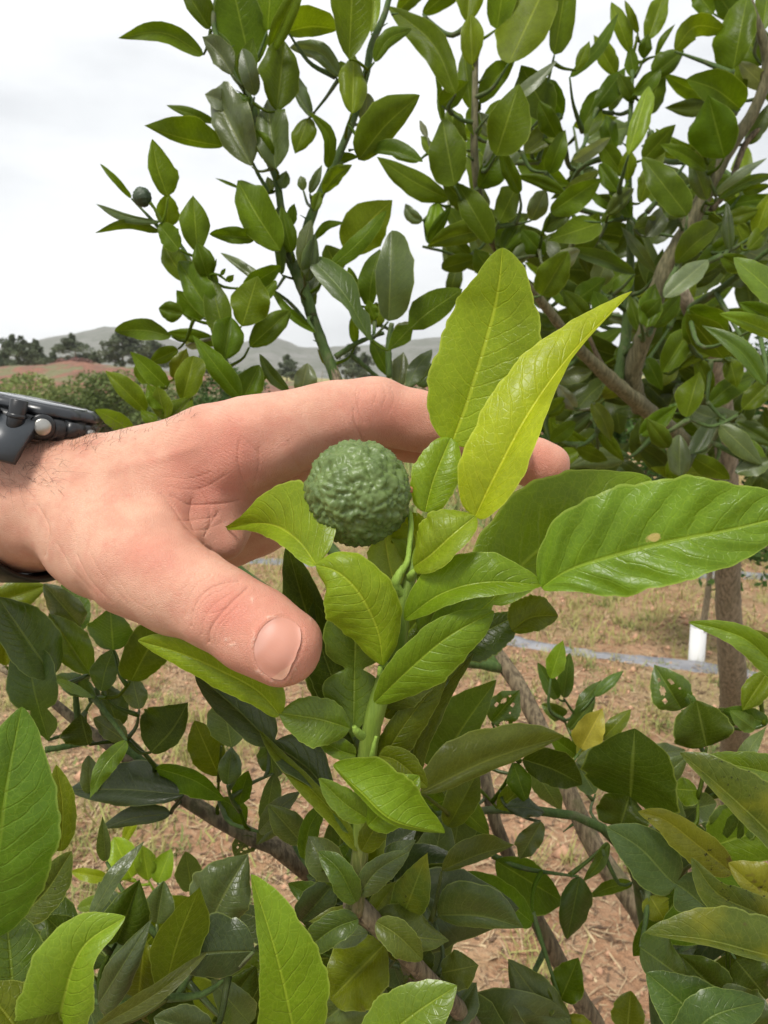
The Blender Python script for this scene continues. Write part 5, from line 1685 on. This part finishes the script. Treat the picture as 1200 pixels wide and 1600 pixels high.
def bush_tree(name, label, cat, base, h, R, n, size, mat, seed, trunk_r=.03, group=None, crown_h=None, bark=None, flat=1.0):
    r = np.random.default_rng(seed)
    base = np.array(base, float); t = thing(name, label, cat, base, group)
    ch = crown_h if crown_h is not None else h * .35
    cz = ch + (h - ch) * .5
    V, Fq = crown_geo(base + np.array([0, 0, cz]), (R, R, (h - ch) * .62 * flat), n, size, r)
    put('crown', V, Fq, mat, t, base + np.array([0, 0, cz]), None, False)
    geos = []
    top = base + np.array([r.normal(0, .05) * R, r.normal(0, .05) * R, cz])
    geos.append(tube_geo(catmull([base - np.array([0, 0, .05]), base + (top - base) * .5 + r.normal(0, .06, 3) * R, top], 10), np.linspace(trunk_r, trunk_r * .5, 10), 8, .08))
    for _ in range(4):
        e = top + r.normal(0, .45, 3) * R + np.array([0, 0, (h - cz) * .5]); s0 = base + (top - base) * r.uniform(.55, .95)
        geos.append(tube_geo(np.array([s0, (s0 + e) / 2 + r.normal(0, .05, 3) * R, e]), np.array([.5, .35, .15]) * trunk_r, 6, .05))
    Vt, Ft = merge(*geos); put('trunk', Vt, Ft, bark or M_TRUNK, t, base)
    return t
M_CIT = veg('citrus_foliage_far', (0.060, 0.115, 0.020), (0.035, 0.075, 0.016), .3, 14)
M_CITB = veg('citrus_foliage_young', (0.15, 0.24, 0.04), (0.085, 0.15, 0.03), .35, 12)
M_SHRUB = veg('olive_shrub', (0.16, 0.21, 0.06), (0.09, 0.125, 0.038), .3, 3)
M_SHRUB2 = veg('yellow_green_shrub', (0.26, 0.30, 0.09), (0.14, 0.19, 0.06), .3, 3)
M_PINE = veg('pine_foliage', (0.105, 0.13, 0.065), (0.065, 0.085, 0.043), .15, .8)
M_PINK = veg('reddish_shrub', (0.26, 0.14, 0.12), (0.16, 0.10, 0.08), .2, 2)

# sapling with the white guard in the next row
sb_ = ground(1088, 1034)
sap = bush_tree('sapling', 'slim young orchard tree standing in the white guard', 'tree', sb_, 1.25, .5, 1500, .06, M_CIT, 51, .022, crown_h=.52)
grd = thing('tree_guard', 'white plastic tube guard round the sapling foot', 'tree guard', sb_)
V, Fq = [], []
for rr, zz in ((.044, -.01), (.043, .205), (.039, .205), (.040, 0.0)):
    for k in range(24):
        t = 2 * math.pi * k / 24; V.append((sb_[0] + rr * math.cos(t), sb_[1] + rr * math.sin(t), sb_[2] + zz + (.004 * math.sin(t) if zz > .1 else 0)))
for q in range(3):
    for k in range(24):
        j = (k + 1) % 24; Fq.append([q * 24 + k, q * 24 + j, (q + 1) * 24 + j, (q + 1) * 24 + k])
put('tube', V, Fq, simple('white_plastic', (0.62, 0.62, 0.61), .45, 0, 20, .06), grd, sb_)
# orchard trees behind the right crown and further rows
for k, (px, py, h, R, n, lab, mt) in enumerate((
        (880, 880, 1.75, .75, 4200, 'round dark orchard tree right behind the fingertip', M_CIT),
        (1010, 860, 1.6, .8, 4200, 'dark orchard tree behind the forked right trunk', M_CITB),
        (1180, 868, 1.8, .8, 4200, 'orchard tree at the far right edge behind the broad leaf', M_CIT),
        (345, 760, 1.75, .8, 3800, 'dark glossy orchard tree beyond the hand, left of the middle spray', M_CIT),
        (480, 730, 1.6, .8, 3000, 'distant orchard tree just above the knuckles', M_CIT),
        (655, 730, 1.7, .9, 3000, 'distant orchard tree behind the largest upright leaf', M_CIT))):
    bush_tree('orchard_tree', lab, 'tree', ground(px, py), h, R, n, .075, mt, 60 + k, .035, 'orchard trees in the rows behind')
# shrubs in the left meadow
for k, (px, py, h, R, lab, mt) in enumerate((
        (40, 712, 1.5, 1.5, 'pale green shrub directly behind the watch', M_SHRUB2),
        (140, 705, 1.75, 1.5, 'rounded olive green shrub right of the watch', M_SHRUB),
        (205, 690, 1.5, 1.6, 'yellow green shrub behind the small left spray', M_SHRUB2),
        (250, 715, 1.2, 1.1, 'low green shrub above the wrist hairs', M_SHRUB),
        (290, 680, 1.7, 1.9, 'olive shrub between the two left sprays', M_SHRUB),
        (95, 672, 1.6, 2.0, 'farther pale shrub in front of the red bank', M_SHRUB2),
        (-20, 690, 1.8, 1.8, 'shrub cut by the left edge behind the watch', M_SHRUB))):
    g = ground(px, py)
    bush_tree('shrub', lab, 'shrub', g, h, R, 12000, .10, mt, 80 + k, .03, 'shrubs in the meadow', crown_h=-.15, flat=1.1)
o = blades('meadow_grass', 26000, (-22, 4, 8, 40), (.15, .55), (.008, .02), (.6, 1.4), M_SHRUB2, 36); tag(o, 'tall pale meadow grass on the left in the distance', 'grass', kind='stuff')

# red earth bank
def ridge(name, dist, prof, depthm, mat, res, seed, rough, z0=0.0):
    """a landform at a distance: prof = (px, py of its crest)"""
    r = np.random.default_rng(seed); V = []
    pxs = np.linspace(prof[0][0], prof[-1][0], res)
    pys = np.interp(pxs, [q[0] for q in prof], [q[1] for q in prof])
    crest = np.array([ROT @ np.array([(x - 600) / F, (800 - y) / F, -1.0]) for x, y in zip(pxs, pys)])
    crest = CAMV + crest * (dist / crest[:, 1])[:, None]
    ns = 14
    nzv = r.normal(0, 1, (ns + 8, res))
    for _ in range(2): nzv = (nzv + np.roll(nzv, 1, 1) + np.roll(nzv, -1, 1)) / 3 * 1.25
    for k in range(ns + 8):
        t = k / ns
        hgt = math.sin(min(t, 1) * math.pi / 2) ** 1.1 if t <= 1 else math.cos((t - 1) * 1.6)
        y = dist + depthm * (t - 1)
        for i in range(res):
            f = y / dist
            V.append((crest[i][0] * f, y, z0 + max(-3, (crest[i][2] - z0)) * hgt + (rough * nzv[k, i] if 0 < k else -1)))
    i = np.arange(ns + 7)[:, None] * res; j = np.arange(res - 1)[None]
    o = put(name, np.array(V), np.stack([i + j, i + j + 1, i + res + j + 1, i + res + j], -1).reshape(-1, 4), mat, None, (crest[res // 2][0], dist, 0))
    return tag(o, kind='structure')
b = NB('red_bank_earth'); co = b.coord()
c = b.mix(b.smooth(b.noise(co, .9, 6, .7), .35, .65), (0.195, 0.088, 0.055), (0.125, 0.068, 0.045)); c = b.mix(b.math('MULTIPLY', b.smooth(b.noise(co, .45, 5, .65), .47, .58), .85), c, (0.12, 0.125, 0.055))
M_BANK = b.done(b.principled(Base_Color=c, Roughness=.95, Normal=b.bump(b.noise(co, 1.4, 5), 1.0, .4)).outputs[0])
ridge('red_earth_bank', 55, [(-1500, 640), (-900, 611), (-600, 596), (-250, 585), (-60, 580), (60, 572), (120, 566), (210, 576), (330, 588), (420, 596), (520, 600), (700, 606), (900, 625), (1100, 645)], 12, M_BANK, 220, 41, .13)
b = NB('scrub_hillside'); co = b.coord()
c = b.mix(b.smooth(b.noise(co, .02, 8, .7), .38, .62), (0.115, 0.12, 0.095), (0.165, 0.162, 0.145)); c = b.mix(b.math('MULTIPLY', b.smooth(b.noise(co, .12, 5, .75), .5, .62), .7), c, (0.07, 0.08, 0.055))
M_HILL = b.done(b.principled(Base_Color=c, Roughness=1.0, Specular_IOR_Level=0).outputs[0])
ridge('hill', 900, [(-900, 585), (-300, 566), (0, 548), (60, 537), (110, 526), (165, 515), (215, 521), (300, 545), (345, 546), (400, 535), (428, 532), (470, 546), (560, 547), (640, 537), (700, 531), (820, 538), (960, 556), (1060, 550), (1130, 547), (1220, 555), (1500, 570), (2000, 590)], 420, M_HILL, 260, 42, 1.6)
b = NB('scrub_plain'); co = b.coord()
c = b.mix(b.smooth(b.noise(co, .25, 6, .7), .35, .65), (0.17, 0.19, 0.085), (0.30, 0.25, 0.13))
M_PLAIN = b.done(b.principled(Base_Color=c, Roughness=1.0, Specular_IOR_Level=0).outputs[0])
ridge('scrub_slope', 170, [(-900, 600), (-200, 585), (0, 578), (200, 582), (400, 592), (700, 596), (1000, 592), (1400, 590), (1900, 600)], 90, M_PLAIN, 160, 43, .4)
# pines on the slope behind the bank: crown of needle clumps on a stem
def pine(px, ytop, ybase, dist, label, seed, wid=1.0):
    r = np.random.default_rng(seed)
    def at(py):
        v = ROT @ np.array([(px - 600) / F, (800 - py) / F, -1.0]); return CAMV + v * (dist / v[1])
    bs, tp = at(ybase), at(ytop); h = (tp[2] - bs[2]) * 1.15; wid = wid * 1.15
    t = thing('pine_tree', label, 'tree', bs, 'pines on the far slope')
    Vs, Fs, o = [], [], 0
    for k in range(16):
        f = k / 15; rad = h * .55 * wid * (1 - .75 * abs(f - .35) / .65) * r.uniform(.65, 1.1)
        a = r.uniform(0, 6.28); c0 = bs + np.array([math.cos(a) * rad * .55, math.sin(a) * rad * .55, h * (.2 + .75 * f)])
        V, Fq = crown_geo(c0, (rad * .8, rad * .8, h * .2), 330, h * .075, r, .3, 4)
        Vs.append(V); Fs.append(Fq + o); o += len(V)
    put('crown', np.vstack(Vs), np.vstack(Fs), M_PINE, t, bs + np.array([0, 0, h * .6]), None, False)
    V, Fq = tube_geo(np.array([bs - np.array([0, 0, .3]), bs + np.array([.02 * h, 0, h * .5]), bs + np.array([0, 0, h * .9])]), np.array([.03, .022, .008]) * h, 7, .05)
    put('trunk', V, Fq, M_TRUNK, t, bs)
for k, (px, yt, yb, dist, wid, lab) in enumerate((
        (28, 534, 586, 75, 1.0, 'tall dark pine nearest the left edge above the watch'), (60, 540, 582, 80, .9, 'pine just right of the leftmost tall one'),
        (8, 556, 592, 70, 1.1, 'low pine cut by the left edge'), (118, 532, 574, 85, 1.1, 'rounded pine on the red bank crest'),
        (192, 522, 580, 78, 1.2, 'broad dark pine between bank and left spray'), (150, 556, 580, 72, 1.0, 'small pine bush right of the rounded pine'),
        (240, 540, 584, 90, 1.1, 'pine partly hidden by the left spray'), (318, 560, 592, 85, 1.1, 'dark pine between the left and middle sprays'),
        (448, 562, 596, 95, 1.0, 'small pine left of the middle stem above the knuckles'), (552, 548, 596, 85, .9, 'pine just right of the middle stem'),
        (570, 560, 600, 80, 1.0, 'low pine at the foot of the middle spray'), (85, 552, 580, 78, .8, 'small dark pine left of the rounded pine'))):
    pine(px, yt, yb, dist, lab, 90 + k, wid)
for k, (px, py, h, R, lab) in enumerate(((98, 582, .8, 1.0, 'small reddish shrub on the bank'), (128, 580, .9, 1.2, 'pinkish shrub on the bank crest'))):
    v = ROT @ np.array([(px - 600) / F, (800 - py) / F, -1.0]); q = CAMV + v * (54.5 / v[1])
    bush_tree('shrub', lab, 'shrub', q, h, R, 900, .3, M_PINK, 120 + k, .04, crown_h=-.1)
print('leaves', NLEAF[0])

# ================================================================== the air
hb = np.array([(x, y, z) for x in (-1900, 1900) for y in (-30, 1700) for z in (-6, 95)], float)
hf_ = [[0, 1, 3, 2], [4, 6, 7, 5], [0, 4, 5, 1], [2, 3, 7, 6], [0, 2, 6, 4], [1, 5, 7, 3]]
mh = bpy.data.materials.new('haze_air'); mh.use_nodes = True; th = mh.node_tree; th.nodes.clear()
oh = th.nodes.new('ShaderNodeOutputMaterial'); vh = th.nodes.new('ShaderNodeVolumePrincipled')
vh.inputs['Density'].default_value = 0.00035; vh.inputs['Color'].default_value = (0.93, 0.95, 0.97, 1); vh.inputs['Anisotropy'].default_value = 0.2
th.links.new(vh.outputs[0], oh.inputs['Volume'])
hz = put('haze', hb, hf_, mh, None, (0, 0, 0), None, False); tag(hz, 'thin pale haze in the air over the valley', 'haze', kind='stuff')
